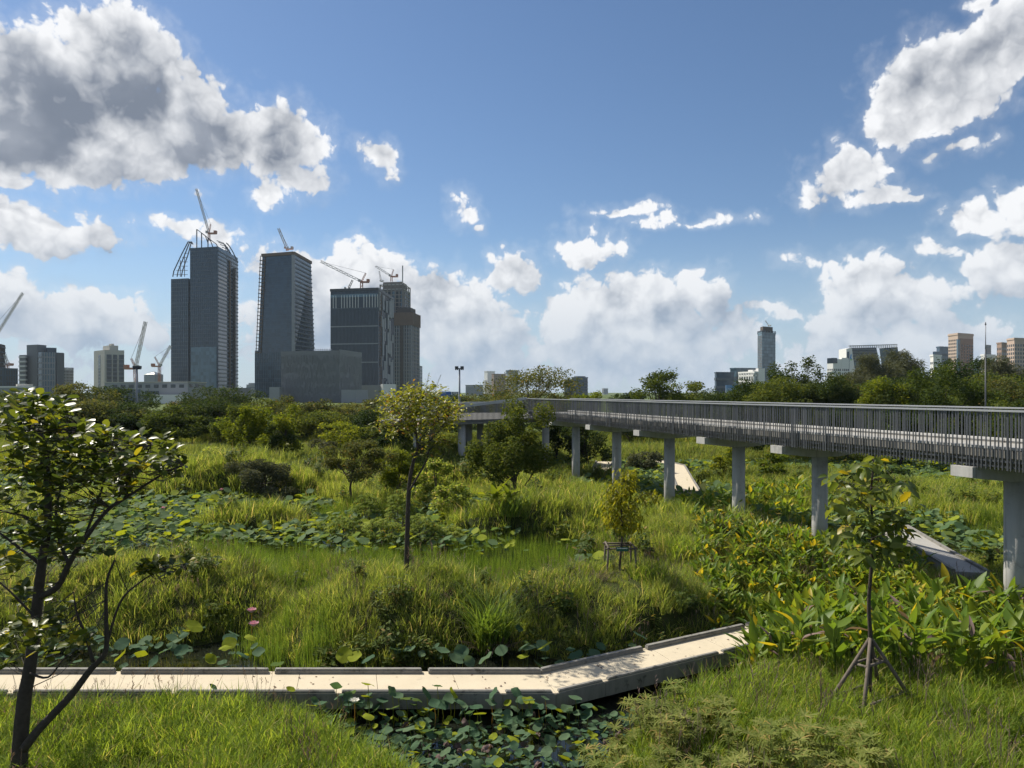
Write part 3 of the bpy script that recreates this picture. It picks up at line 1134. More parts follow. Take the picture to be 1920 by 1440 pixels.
# --- tower with the open steel crown (under construction)
Yt = 700.0
P = foot(321, 409, 446, Yt, 14, 60)
t1 = Building('tower', 'tallest dark slate tower with open curved steel frames on its sloping top', P, cat='tower')
zb, zt = 2.0, zof(462, Yt)
z_left = zof(519, Yt)
S_l, S_m, S_r = sub(P, 0, .37), sub(P, .41, 1.0), sub(P, .37, .41, .10, .9)
t1.block('wing', S_l, zb, z_left, M['glass_blue'])
t1.block('main_shaft', sub(P, .41, 1.0), zb, zt, M['glass_blue'])
t1.block('recess', S_r, zb, z_left - 4, M['glass_dark'])
t1.block('podium_glazing', [p + Vector((0, -0.5, 0)) for p in sub(P, 0.43, .97, 0, .6)], zb, zof(650, Yt), M['glass_sky'])
t1.bands('floor_edge', S_m, zb, zt, 3.9, 1.3, 0.5, M['clad_slate'], (0,))
t1.bands('floor_line', S_m, zb, zt, 3.9, 0.25, 0.25, M['clad_grey'], (3,), 1.0)
t1.bands('floor_line', S_l, zb, z_left, 3.9, 0.25, 0.25, M['clad_grey'], (3,), 1.0)
t1.fins('mullion', S_m, zb, zt, {3: 14, 0: 10}, 0.35, 0.3, M['clad_slate'], (3,))
t1.fins('mullion', S_l, zb, z_left, {3: 9, 0: 1}, 0.35, 0.3, M['clad_slate'], (3,))
A, C, D, B = S_m
hoist = A.lerp(C, .58)
mb = MB(); mb.box((hoist.x + 1.0, hoist.y - 3.4, (zb + zt - 8) / 2), (1.6, 2.0, zt - 8 - zb))
part('hoist_mast', mb, M['scaffold'], t1.o)
mb = MB(); q = A.lerp(C, .78)
mb.box((q.x + 1.2, q.y - 3.2, (zb + zt - 14) / 2), (3.4, 2.0, zt - 14 - zb)); part('stair_shaft', mb, M['net_dark'], t1.o)
# open steel ribs: right side arch frames and left raked frame
def rib(pts, w=0.9):
    mb = MB()
    for a, b in zip(pts[:-1], pts[1:]):
        mb.bar(a, b, w)
    part('crown_rib', mb, M['frame_dark'], t1.o)
for i in range(8):
    u = i / 7
    base = A.lerp(C, .40 + .60 * u); back = D - C
    top = zof(446 + 26 * u ** 1.6, Yt)
    rib([Vector((base.x, base.y, zt - 8 - 14 * u)), Vector((base.x, base.y, top - 5)) + back * .02, Vector((base.x, base.y, top)) + back * .10, Vector((base.x, base.y, top + 3)) + back * .35], 0.7)
pr = [A.lerp(C, .40 + .60 * i / 7) for i in range(8)]
rib([Vector((p.x, p.y, zof(446 + 26 * (i / 7) ** 1.6, Yt))) for i, p in enumerate(pr)], 0.8)
for px0, py0 in ((369, 430), (378, 437), (390, 446)):
    a = at(px0, py0, Yt + 25); rib([Vector((a.x, a.y, zt - 4)), a, at(px0 + 16, py0 + 12, Yt + 25), at(px0 + 21, py0 + 26, Yt + 25)], 0.7)
    mbs = MB(); mbs.bar(a, Vector((a.x, a.y, zt)), 0.8); part('crown_post', mbs, M['frame_dark'], t1.o)
for k, dY in enumerate((6, 22, 38)):
    rib([at(324 + 8 * k, 519, Yt + 12 + dY), at(326 + 8 * k, 508, Yt + 12 + dY), at(341 + 6 * k, 476, Yt + 12 + dY), at(353 + 3 * k, 453, Yt + 12 + dY), at(362, 458, Yt + 12 + dY)], 0.8)
mbs = MB()
for k in range(7):
    py = 515 - 8 * k
    mbs.bar(at(327 + 3.6 * k, py, Yt + 16), at(352, py, Yt + 16), 0.4)
    mbs.bar(at(327 + 3.6 * k, py, Yt + 40), at(352, py, Yt + 40), 0.4)
for px0 in (338, 346):
    mbs.bar(at(px0, 519, Yt + 20), at(px0, 480 + (346 - px0), Yt + 20), 0.5)
part('scaffold_grid', mbs, M['scaffold'], t1.o, kind='stuff')
t1.block('core_wall', sub(P, .34, .41, .2, .6), z_left, zof(466, Yt), M['net_dark'])

# --- second tower
Y2 = 640.0
P = foot(492, 552, 583, Y2, 10, 46)
t2 = Building('tower', 'tapering blue glass tower with a rust coloured unfinished roof edge', P, cat='tower')
zt = zof(478, Y2)
lean = [P[0], P[1] + Vector((3.5, 0, 0)), P[2] + Vector((3.5, 0, 0)), P[3] + Vector((-4, 0, 0))]
def frustum(bld, name, Pb, Pt, z0, z1, mat):
    mb = MB(); n = len(Pb)
    v = [(p.x, p.y, z0) for p in Pb] + [(p.x, p.y, z1) for p in Pt]
    mb.add(v, [tuple(range(n))[::-1], tuple(range(n, 2 * n))] + [(i, (i + 1) % n, n + (i + 1) % n, n + i) for i in range(n)])
    return part(name, mb, mat, bld.o)
zm = zof(660, Y2)
frustum(t2, 'glass_shaft', lean, P, zm, zt, M['glass_blue'])
low = foot(478, 552, 588, Y2 - 1, 12, 46)
t2.block('base_block', low, 2, zm + 2, M['glass_blue'])
for k in range(int((zt - zm) / 3.9)):
    z = zm + 3.9 * k + 2; u = (z - zm) / (zt - zm)
    mb = MB() if k == 0 else mb
    a = lean[0].lerp(P[0], u); c = lean[1].lerp(P[1], u); l = lean[3].lerp(P[3], u)
    n0 = (c - a).normalized(); nn = Vector((n0.y, -n0.x, 0))
    mb.prism(poly2([a + nn * .6, c + nn * .6, c - nn * .4, a - nn * .4]), z, z + 1.1)
    n1 = (a - l).normalized(); n2 = Vector((n1.y, -n1.x, 0))
    mb.prism(poly2([l + n2 * .22, a + n2 * .22, a - n2 * .3, l - n2 * .3]), z, z + 0.22)
part('floor_edge', mb, M['clad_slate'], t2.o, kind='stuff')
t2.bands('floor_line', low, 4, zm, 3.9, 0.3, 0.25, M['clad_slate'], (3, 0))
t2.fins('mullion', low, 2, zm, {3: 22, 0: 6}, 0.3, 0.3, M['glass_sky'], (3,))
mb = MB()
for k in range(26):
    z = zm + (zt - zm) * k / 26
    u = k / 26
    a = lean[3].lerp(P[3], u)
    mb.box((a.x + 1.0, a.y - 1.2, z), (5.5, 2.0, 0.5)); mb.box((a.x - 1.2, a.y - 1.4, z + 2.2), (0.5, 0.5, 4.4)); mb.box((a.x + 3.2, a.y - 1.4, z + 2.2), (0.5, 0.5, 4.4))
part('hoist_scaffold', mb, M['scaffold'], t2.o, kind='stuff')
t2.block('corner_strip', [lean[0] + Vector((-2.2, -1.0, 0)), lean[0] + Vector((.6, -1.0, 0)), lean[0] + Vector((.6, .4, 0)), lean[0] + Vector((-2.2, .4, 0))], 2, zt, M['clad_mid'])
t2.block('roof_screen', inset_poly(P, -1.2), zt + 0.2, zof(472, Y2), M['scaffold'])
t2.block('roof_slab', inset_poly(P, 5), zof(472, Y2) + .1, zof(469.5, Y2), M['crane_red'])

# --- wide dark glass block with a skyline of fins
Y3 = 560.0
P = foot(620, 709, 738, Y3, 8, 62)
t3 = Building('office_block', 'wide dark glass office block with pale vertical fins near its flat top', P, cat='office block')
zt = zof(544, Y3)
t3.block('glass_shaft', P, 2, zt, M['glass_dark'])
t3.fins('mullion', P, 2, zt, {3: 34, 0: 14}, 0.28, 0.35, M['clad_slate'], (3, 0))
t3.fins('pale_fin', P, zof(576, Y3), zof(552, Y3), {3: 17, 0: 8}, 0.4, 0.5, M['clad_white'], (3,), lambda e, i: i in (0, 3, 11))
for py, m_ in ((556, 'glass_sky'), (578, 'clad_slate'), (612, 'clad_mid'), (645, 'clad_mid'), (680, 'clad_mid')):
    t3.bands('floor_line', P, zof(py, Y3), zof(py, Y3) + 3, 9, 0.8 if py != 556 else 2.5, 0.42, M[m_], (3,))
t3.block('parapet', inset_poly(P, -0.8), zt + .05, zt + 2.0, M['frame_dark'])
rr = random.Random(5)
mb = MB()
A, C, D, B = P
d = (C - A).normalized(); nn = Vector((d.y, -d.x, 0)); L = (C - A).length
for i in range(9):
    for j in range(7):
        if rr.random() < .45:
            c = A + d * (L * (i + .7) / 10); z0 = 4 + j * 11 + rr.uniform(0, 4); h = rr.uniform(5, 18); w = L / 26
            mb.prism(poly2([c - d * w + nn * (.5 + .05 * i + .4 * j / 7), c + d * w + nn * (.5 + .05 * i + .4 * j / 7), c + d * w - nn * .3, c - d * w - nn * .3]), z0, min(z0 + h, zt - 1))
part('side_panel', mb, M['clad_mid'], t3.o, kind='stuff')
q = A.lerp(C, .10)
mb = MB()
for k in range(30):
    z = 4 + (zt - 6) * k / 30
    mb.box((q.x, q.y - 2.2, z), (3.6, 1.6, 0.5)); mb.box((q.x - 1.6, q.y - 2.2, z + 1.2), (.5, .5, 2.4))
mb.box((q.x + 1.6, q.y - 2.2, zt / 2), (.5, .5, zt - 4))
part('hoist_scaffold', mb, M['scaffold'], t3.o, kind='stuff')

# --- raw concrete tower still being poured
Y4 = 760.0
P = foot(712, 756, 769, Y4, 6, 30)
t4 = Building('tower', 'unfinished brown concrete tower wrapped in scaffolding behind the dark glass block', P, cat='tower')
zt = zof(532, Y4)
t4.block('upper_shaft', P, 2, zt - 6, M['window_dark'])
t4.bands('floor_slab', P, zof(612, Y4), zt - 6, 4.2, 0.9, 0.5, M['raw_concrete'], (3, 0))
t4.fins('pier', P, zof(612, Y4), zt, {3: 6, 0: 4}, 1.2, 0.6, M['raw_concrete'], (3, 0))
t4.fins('blue_glazing', P, zof(610, Y4), zof(545, Y4), {3: 5, 0: 3}, 2.6, 0.3, M['glass_sky'], (3, 0), lambda e, i: i % 2 == 0)
t4.block('roof_frame', inset_poly(P, 4), zt - 5.9, zof(527, Y4), M['raw_concrete'])
t4.bands('roof_beam', P, zt - 6, zt + 3, 5, 0.9, 0.3, M['clad_cream'], (3, 0, 1, 2))
P2 = foot(730, 772, 786, Y4 - 12, 6, 30)
t4.block('lower_shaft', P2, 2, zof(590, Y4), M['window_dark'])
t4.bands('floor_slab', P2, 2, zof(592, Y4), 4.0, 1.0, 0.5, M['raw_concrete'], (3, 0))
t4.fins('pier', P2, 2, zof(612, Y4), {3: 9, 0: 5}, 1.2, 0.6, M['clad_mid'], (3, 0))
t4.fins('screen_panel', inset_poly(P2, -1.6), zof(612, Y4), zof(588, Y4), {3: 12, 0: 7}, 2.3, 0.3, M['scaffold'], (3, 0))
t4.block('work_screen', inset_poly(P2, -1.4), zof(610, Y4), zof(590, Y4), M['net_dark'])
t4.block('work_screen', sub(P2, .3, .9, .1, .8), zof(590, Y4) + .1, zof(578, Y4), M['net_dark'])
P3 = foot(772, 784, 792, Y4 + 20, 6, 20)
t4.block('rear_wing', P3, 2, zof(684, Y4), M['clad_mid'])
t4.windows(P3, 4, zof(686, Y4), 3, 8, .5, .5, M['window_dark'])
t4.block('core_strip', [p + Vector((0, -1.6, 0)) for p in sub(P2, .50, .62, 0, .2)], 2, zof(612, Y4), M['net_dark'])

# --- grey museum-like box with a perforated screen
Y5 = 420.0
P = foot(527, 636, 678, Y5, 10, 34)
t5 = Building('hall', 'low windowless grey building clad in upright metal strips', P)
zt = zof(664, Y5)
t5.block('wall', P, 1, zt, M['clad_grey'])
mb = MB(); rr = random.Random(9)
for e, n in ((3, 60), (0, 26)):
    a, b = P[e], P[(e + 1) % 4]; d = (b - a).normalized(); nn = Vector((d.y, -d.x, 0)); L = (b - a).length
    for i in range(n):
        for j in range(5):
            z0 = 1 + (zt - 1) * j / 5 + rr.uniform(-1.5, 1.5) * (j > 0); z1 = z0 + (zt - 1) / 5 * rr.uniform(.55, .96)
            w = L / n * .32; c = a + d * (L * (i + .5) / n); o_ = rr.uniform(.10, .30)
            mb.prism(poly2([c - d * w + nn * o_, c + d * w + nn * o_, c + d * w - nn * .2, c - d * w - nn * .2]), max(1, z0), min(z1, zt - .3))
part('cladding_strip', mb, M['clad_strip'], t5.o, kind='stuff')
for e in (3, 0):
    a, b = P[e], P[(e + 1) % 4]
    mb = MB(); mb.prism(poly2([a + (a - b).normalized() * .3, b + (b - a).normalized() * .3, b + Vector((0, .8, 0)), a + Vector((0, .8, 0))]), zt + .05, zof(657 if e == 3 else 655, Y5))
    part('parapet_screen', mb, M['clad_grey'], t5.o)
mb = MB()
for k in range(9):
    p = at(588 + 4.2 * k, 662, Y5 + 16); mb.box((p.x, p.y, p.z + .5), (.25, .25, 4.5))
mb.box((at(605, 662, Y5 + 16).x, Y5 + 16, zof(656, Y5 + 16)), (11, .2, .25))
part('roof_fence', mb, M['clad_mid'], t5.o, kind='stuff')
t5.block('annex', foot(505, 524, 530, Y5 - 6, 3, 10), 1, zof(726, Y5), M['clad_mid'])
t5.block('entrance_wall', foot(640, 668, 690, Y5 - 10, 2, 3), 1, zof(731, Y5), M['clad_mid'])
P = foot(678, 712, 744, 470, 6, 12)
b = Building('annex_block', 'plain pale concrete block between the grey hall and the concrete tower', P)
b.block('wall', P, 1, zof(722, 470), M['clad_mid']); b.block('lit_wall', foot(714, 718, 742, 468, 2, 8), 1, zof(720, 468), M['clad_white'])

# --- left: white slab block, stepped grey complex, podium in front
Y6 = 620.0
P = foot(176, 196, 233, Y6, 18, 8)
b = Building('apartment_block', 'pale slab block with dark balcony columns and a stepped roof house', P, cat='building')
zt = zof(656, Y6)
b.block('wall', P, 1, zt, M['clad_cream'])
b.windows(sub(P, .42, .62), 4, zt - 4, 1, 13, .9, .9, M['window_dark'], (3,), name='stair_glazing')
A, C, D, B = P
for u0, u1 in ((.10, .36), (.42, .64), (.72, .98)):
    a, c = A.lerp(C, u0), A.lerp(C, u1)
    mb = MB(); d = (c - a).normalized(); nn = Vector((d.y, -d.x, 0))
    mb.prism(poly2([a + nn * .2, c + nn * .2, c - nn * .3, a - nn * .3]), 2, zt - 4); part('balcony_recess', mb, M['window_dark'], b.o)
    mb = MB(); z = 3
    while z < zt - 6:
        mb.prism(poly2([a + nn * .9, c + nn * .9, c - nn * .2, a - nn * .2]), z, z + .9); z += 3.6
    part('balcony', mb, M['clad_grey'], b.o, kind='stuff')
b.block('roof_house', sub(P, .3, .9, .3, .75), zt + .1, zof(647, Y6), M['clad_cream']); b.block('lift_tower', sub(P, .5, .7, .5, .65), zof(647, Y6) + .1, zof(643, Y6), M['clad_cream'])

Y7 = 560.0
P = foot(36, 69, 107, Y7, 12, 18)
b = Building('office_block', 'stepped grey office complex with striped floors beside the pale slab block', P, cat='office block')
b.block('core', foot(50, 70, 87, Y7, 6, 8), 1, zof(646, Y7), M['clad_grey'])
b.block('upper_box', foot(86, 88, 106, Y7 + 4, 3, 4), 1, zof(651, Y7), M['clad_slate'])
Pl = foot(36, 48, 51, Y7 + 2, 4, 6)
b.block('striped_wing', Pl, 1, zof(665, Y7), M['clad_grey']); b.bands('floor_edge', Pl, 2, zof(667, Y7), 3.6, 1.3, .5, M['clad_white'], (3, 0)); 
Pm = foot(72, 78, 104, Y7 - 6, 3, 4)
b.block('glass_wing', Pm, 1, zof(661, Y7), M['glass_sky']); b.bands('floor_edge', Pm, 2, zof(660, Y7), 4.6, .9, .5, M['clad_mid'], (3, 0)); b.fins('pier', Pm, 1, zof(661, Y7), {3: 1, 0: 5}, .7, .6, M['clad_mid'], (0,))
Pr = foot(104, 106, 120, Y7 + 6, 3, 6)
b.block('rear_wing', Pr, 1, zof(661, Y7), M['clad_mid']); b.fins('mullion', Pr, 1, zof(661, Y7), {3: 1, 0: 7}, .5, .35, M['clad_grey'], (0,))
b.block('rear_roof', sub(Pr, 0, 1), zof(661, Y7) + .1, zof(660, Y7), M['clad_grey'])
P = foot(118, 120, 138, 650, 3, 6)
b = Building('office_block', 'pale grid-faced office block with an open frame along its roof', P, cat='office block')
b.block('wall', P, 1, zof(693, 650), M['clad_mid']); b.windows(P, 3, zof(694, 650), {3: 1, 0: 7}, 9, .5, .72, M['window_dark'], (0,))
b.fins('roof_frame', P, zof(693, 650), zof(690, 650), {3: 2, 0: 7}, .8, .3, M['clad_mid'], (3, 0)); b.block('roof_beam', P, zof(690, 650), zof(689, 650), M['clad_mid'])
P = foot(-40, 2, 10, 520, 4, 14)
b = Building('tower', 'dark unfinished tower with a red crane behind the broad-leaved tree', P, cat='tower')
b.block('shaft', P, 1, zof(645, 520), M['net_dark']); b.bands('floor_slab', P, 2, zof(646, 520), 3.8, .8, .4, M['clad_slate'], (3, 0))
Pq = foot(-40, 6, 33, 510, 3, 8)
b.block('lower_block', Pq, 1, zof(690, 510), M['net_dark']); b.bands('floor_slab', Pq, 2, zof(691, 510), 4.2, .9, .5, M['clad_slate'], (3, 0)); b.fins('pier', Pq, 1, zof(690, 510), {3: 8, 0: 6}, .7, .45, M['clad_slate'], (3, 0))
P = foot(-60, 30, 62, 300, 5, 6)
b = Building('shed', 'low pale roofed building behind the broad-leaved tree', P)
b.block('wall', P, 1, zof(727, 300), M['clad_mid']); b.block('roof', inset_poly(P, -1), zof(727, 300) + .05, zof(724, 300), M['clad_white']); b.block('upper_wall', foot(30, 32, 62, 305, 3, 4), zof(727, 300), zof(720, 300), M['clad_cream'])

Yp = 380.0
P = foot(196, 352, 386, Yp, 14, 22)
b = Building('podium', 'low pale podium building with square openings in front of the tallest tower', P)
zt = zof(717, Yp)
b.block('wall', P, 1, zt, M['clad_mid'])
b.windows(sub(P, .08, .98), zof(729, Yp), zof(719, Yp), {3: 9, 0: 3}, 1, .55, .62, M['window_dark'], (3,), name='opening')
for u0, u1, y0, y1 in ((.05, .24, 756, 730), (.28, .44, 756, 730), (.50, .66, 739, 733)):
    mb = MB(); A, C, D, B = P; a, c = B.lerp(A, u0), B.lerp(A, u1); d = (c - a).normalized(); nn = Vector((d.y, -d.x, 0))
    mb.prism(poly2([a + nn * .3, c + nn * .3, c - nn * .2, a - nn * .2]), zof(y0, Yp), zof(y1, Yp)); part('glazing', mb, M['glass_blue'], b.o)
b.block('front_wall', foot(285, 345, 352, Yp - 6, 4, 5), 1, zof(740, Yp), M['clad_white'])
b.block('roof_edge', inset_poly(P, -.6), zt + .05, zof(715.5, Yp), M['clad_cream'])
b.windows(P, zof(728, Yp), zof(718, Yp), {3: 1, 0: 3}, 1, .5, .6, M['window_dark'], (0,), name='opening')
P = foot(386, 420, 470, 430, 8, 10)
b = Building('podium', 'grey low block at the foot of the tallest tower', P)
b.block('wall', P, 1, zof(727, 430), M['clad_grey']); b.bands('floor_edge', P, 2, zof(727, 430), 4, .7, .4, M['clad_mid'], (3, 0))
P = foot(270, 290, 306, 900, 8, 10)
b = Building('round_roof_block', 'distant grey block with a chamfered roof left of the tallest tower', P)
b.block('wall', P, 1, zof(702, 900), M['clad_mid']); frustum(b, 'roof', P, inset_poly(P, 12), zof(702, 900), zof(696, 900), M['clad_slate'])
P = foot(462, 470, 482, 1100, 6, 8)
b = Building('office_block', 'hazy grey block in the gap between the two glass towers', P, cat='office block')
b.block('wall', P, 1, zof(721, 1100), M['clad_mid']); b.block('upper', foot(466, 472, 480, 1104, 4, 5), 1, zof(718, 1100), M['clad_mid']); b.bands('floor_edge', P, 2, zof(722, 1100), 4, .8, .5, M['clad_slate'], (3, 0))

# --- middle of the skyline
def simple(name, label, px, Y, top, mat, win=None, bands=None, dl=6, dr=12, cat='building', nu=(6, 6), nv=10, wm='window_dark', extra=None):
    P = foot(px[0], px[1], px[2], Y, dl, dr)
    b = Building(name, label, P, cat=cat)
    zt = zof(top, Y)
    b.block('wall', P, 1, zt, M[mat])
    if win:
        b.windows(P, 4, zt - 3, {3: nu[0], 0: nu[1]}, nv, win[0], win[1], M[wm], (3, 0))
    if bands:
        b.bands('floor_edge', P, 3, zt - 1, bands, bands * .32, .6, M['clad_slate'] if mat != 'clad_slate' else M['clad_mid'], (3, 0))
    b.block('parapet', inset_poly(P, -.6), zt + .05, zt + 1.4, M[mat])
    return b, P, zt
simple('office_block', 'small lilac grey block right of the floodlight mast', (873, 888, 906), 1300, 723, 'clad_mid', (.55, .5), None, 10, 16, nu=(8, 8), nv=9)
b, P, zt = simple('apartment_block', 'white slab tower next to a brown block in the distance', (908, 914, 928), 1500, 697, 'clad_white', None, None, 10, 10, 'building')
b.block('low_wing', foot(906, 909, 913, 1490, 4, 5), 1, zof(713, 1490), M['clad_white'])
simple('apartment_block', 'brown slab block beside the white slab tower', (922, 926, 948), 1450, 702, 'clad_brown', (.35, .4), None, 8, 10, nu=(2, 6), nv=12)
simple('office_block', 'blue grey tower top showing behind the olive tree', (949, 954, 972), 1600, 695, 'glass_sky', None, 5, 8, 10)
simple('office_block', 'pale block hidden behind the olive tree', (946, 950, 962), 1500, 703, 'clad_white', None, 5, 8, 10)
b, P, zt = simple('office_block', 'blue glass drum-topped block right of the olive tree', (1072, 1080, 1102), 900, 709, 'glass_blue', None, 4, 6, 10)
b.block('roof_drum', inset_poly(P, 3), zt + 1.5, zof(705, 900), M['clad_mid']); b.block('low_wing', foot(1058, 1064, 1076, 905, 4, 5), 1, zof(711, 905), M['glass_blue'])
simple('tower', 'slim distant grey tower standing alone behind the skywalk', (1129, 1132, 1140), 2200, 729, 'clad_mid', (.5, .5), None, 8, 10, 'tower', nu=(3, 4), nv=8)
simple('office_block', 'low far grey block beside small treetops behind the skywalk', (1170, 1176, 1189), 2000, 737.5, 'clad_mid', None, 5, 6, 8)
# --- right of the middle
b, P, zt = simple('tower', 'slim blue glass tower with a dark unfinished crown', (1420.5, 1429, 1454), 800, 625, 'glass_sky', None, None, 14, 12, 'tower')
b.windows(P, 10, zt - 2, {3: 4, 0: 1}, 34, .7, .6, M['net_dark'], (3,), name='open_floor'); b.bands('floor_line', P, 4, zt, 3.6, .25, .25, M['glass_blue'], (0,))
b.fins('crown_post', P, zt + 1.5, zof(619.5, 800), {3: 4, 0: 5}, 1.6, .4, M['clad_slate'], (3, 0)); b.block('crown_box', inset_poly(P, 3), zt + 1.5, zof(611.5, 800), M['net_dark'])
b, P, zt = simple('office_block', 'dark blue glass slab at the foot of the slim glass tower', (1340, 1343, 1376), 700, 700, 'glass_blue', None, 8, 6, 6)
b, P, zt = simple('office_block', 'grey glass slab behind the balconied white block', (1369, 1381, 1418), 760, 692, 'glass_sky', None, 9, 6, 8)
P = foot(1386, 1414, 1428, 520, 18, 6)
b = Building('apartment_block', 'low white block with open balconies in front of the slim glass tower', P)
zt = zof(699, 520); b.block('core', P, 1, zt - 1, M['window_dark']); b.bands('floor_edge', P, 2, zt, 4.2, 1.3, .7, M['clad_white'], (3, 0)); b.fins('pier', P, 1, zt, {3: 6, 0: 3}, .8, .7, M['clad_white'], (3, 0))
b.block('roof', inset_poly(P, -.9), zt, zt + 1.1, M['clad_white']); b.block('roof_house', sub(P, .55, .85, .1, .9), zt + 1.15, zof(693, 520), M['clad_white']); b.block('roof_house', foot(1417, 1422, 1434, 521, 3, 4), 1, zof(690.5, 520), M['clad_white'])
# white hotel block and the office with the raked frame
P = foot(1551, 1562, 1592, 560, 6, 6)
b = Building('apartment_block', 'white residential block with grid windows and a dark corner top', P)
zt = zof(673, 560)
b.block('wall', P, 1, zt, M['clad_white']); b.windows(P, 3, zof(690, 560), {3: 3, 0: 8}, 8, .55, .62, M['window_dark'], (3, 0)); b.block('roof_house', foot(1576, 1578, 1591, 563, 2, 3), 1, zof(670.5, 560), M['clad_white'])
b.block('dark_top', [p + Vector((0, -.4, 0)) for p in sub(P, -.05, 1.0, 0, .25)], zof(681, 560), zof(671, 560), M['glass_dark']); b.bands('balcony', P, 3, zof(690, 560), 3.4, .7, .8, M['clad_white'], (3,))
Yo = 600.0
P = foot(1586, 1592, 1690, Yo, 8, 16)
b = Building('office_block', 'white framed office with raked dark glass screens and a see-through opening', P, cat='office block')
z1, z2 = zof(647, Yo), zof(651, Yo)
def rake(name, pxs, mat, dY, thick=4.0):
    pts = [at(px, py, Yo + dY) for px, py in pxs]
    mb = MB(); v = [tuple(p) for p in pts] + [tuple(p + Vector((0, thick, 0))) for p in pts]; n = len(pts)
    mb.add(v, [tuple(range(n))[::-1], tuple(range(n, 2 * n))] + [(i, (i + 1) % n, n + (i + 1) % n, n + i) for i in range(n)])
    return part(name, mb, mat, b.o)
rake('end_wall', [(1587, 735), (1587, 654), (1596, 652), (1607, 735)], M['clad_white'], 0, 14)
rake('end_glazing', [(1589, 735), (1589, 660), (1592.5, 659), (1592.5, 735)], M['glass_blue'], -.6, .5)
rake('raked_screen', [(1609, 735), (1597, 652.5), (1643, 651.5), (1662, 735)], M['glass_dark'], 1, 10)
rake('raked_screen', [(1672, 735), (1660, 652), (1683, 651), (1694, 735)], M['glass_dark'], 1, 10)
rake('raked_frame', [(1606, 735), (1595.5, 652), (1597, 652), (1609, 735)], M['clad_white'], .2, 2)
rake('roof_beam', [(1592, 649.2), (1592, 648), (1683, 645), (1683, 646.2)], M['clad_mid'], 2, 2)
mb = MB()
for k in range(26):
    p = at(1594 + 3.5 * k, 651, Yo + 3); mb.box((p.x, p.y, p.z + .4), (.5, .5, 2.6))
part('roof_post', mb, M['clad_mid'], b.o, kind='stuff')
mb = MB()
for r in range(9):
    for c_ in range(24):
        px = 1598 + c_ * 2.0 + r * 1.05; py = 655 + r * 5.0
        if px < 1642 + r * 1.1 or 1661 + r < px < 1683 + r * .7:
            mb.box(tuple(at(px, py, Yo + .6)), (.28, .6, 1.7))
part('screen_fin', mb, M['clad_mid'], b.o, kind='stuff')
rake('belt', [(1603.5, 686), (1602.6, 680), (1650, 680), (1651, 686)], M['glass_sky'], .3, .8)
for nm, pts, col in (('logo_mark', [(1594, 672), (1595.5, 664.5), (1597, 664.5), (1595.8, 670), (1597.6, 673.5)], (0.03, 0.25, 0.62)), ('logo_mark', [(1594, 673), (1595.2, 673.5), (1598, 673.8), (1597.4, 675.6), (1595, 675.2)], (0.25, 0.55, 0.12))):
    rake(nm, pts[::-1], mat_plain('logo', col, .5, .3, .02), -.5, .3)
# --- far right towers
b, P, zt = simple('apartment_block', 'tan concrete tower with a blue glass corner strip above the right-hand trees', (1778, 1796, 1825), 640, 628, 'clad_tan', (.55, .5), None, 14, 12, 'building', nu=(5, 1), nv=17)
b.windows(P, 4, zt - 8, {3: 1, 0: 2}, 18, .28, .7, M['window_dark'], (0,), name='window_strip')
A, C, D, B = P; b.block('glass_corner', [A + Vector((-.6, -.7, 0)), A.lerp(C, .12) + Vector((0, -.8, 0)), A.lerp(C, .12) + Vector((0, 1, 0)), A + Vector((-.6, 1, 0))], 1, zt - 4, M['glass_sky'])
b.block('side_wall', [A.lerp(C, .14) + Vector((0, -.45, 0)), A.lerp(C, .98) + Vector((0, -.45, 0)), C + Vector((0, 1, 0)), A + Vector((1, 1, 0))], 1, zt - 3, M['clad_brown'])
b.windows([p + Vector((0, -.5, 0)) for p in P], 4, zt - 8, {3: 1, 0: 6}, 17, .4, .6, M['window_dark'], (0,)); b.fins('roof_post', P, zt + 1.4, zof(625, 640), {3: 5, 0: 6}, 1.4, .2, M['clad_tan'], (3, 0)); b.block('roof_slab', P, zof(625, 640), zof(624, 640), M['clad_tan'])
simple('office_block', 'blue glass slab with white piers left of the tan tower', (1756, 1762, 1780), 700, 652, 'glass_blue', None, 8, 6, 6)
b, P, zt = simple('apartment_block', 'small white round-cornered block left of the tan tower', (1744, 1750, 1765), 560, 668, 'clad_white', (.5, .4), None, 5, 6, nu=(3, 4), nv=6)
b.block('rear_block', foot(1749, 1753, 1764, 575, 3, 4), 1, zof(659, 575), M['glass_blue'])
b, P, zt = simple('apartment_block', 'teal glass and white block behind the tall dark pole', (1839, 1846, 1866), 620, 667, 'clad_white', (.75, .55), None, 6, 8, nu=(4, 6), nv=9, wm='glass_sky')
b.block('glass_top', inset_poly(P, 4), zt + 1.5, zof(646, 620), M['glass_sky'])
simple('apartment_block', 'rust brown twin-bay tower behind the feathery right-hand tree', (1869, 1878, 1888), 760, 644, 'clad_brown', (.5, .5), None, 8, 8, nu=(3, 3), nv=10)
b, P, zt = simple('apartment_block', 'pinkish grid tower at the far right above the trees', (1888, 1902, 1960), 620, 637, 'clad_tan', (.55, .6), None, 12, 14, nu=(4, 12), nv=13)
b.fins('roof_post', P, zt + 1.4, zof(634, 620), {3: 4, 0: 10}, 1.2, .2, M['clad_tan'], (3, 0)); b.block('roof_slab', P, zof(634, 620), zof(633, 620), M['clad_tan'])
simple('apartment_block', 'hidden pale block behind the right-hand tree line', (1826, 1832, 1846), 900, 686, 'glass_sky', None, 5, 6, 8)


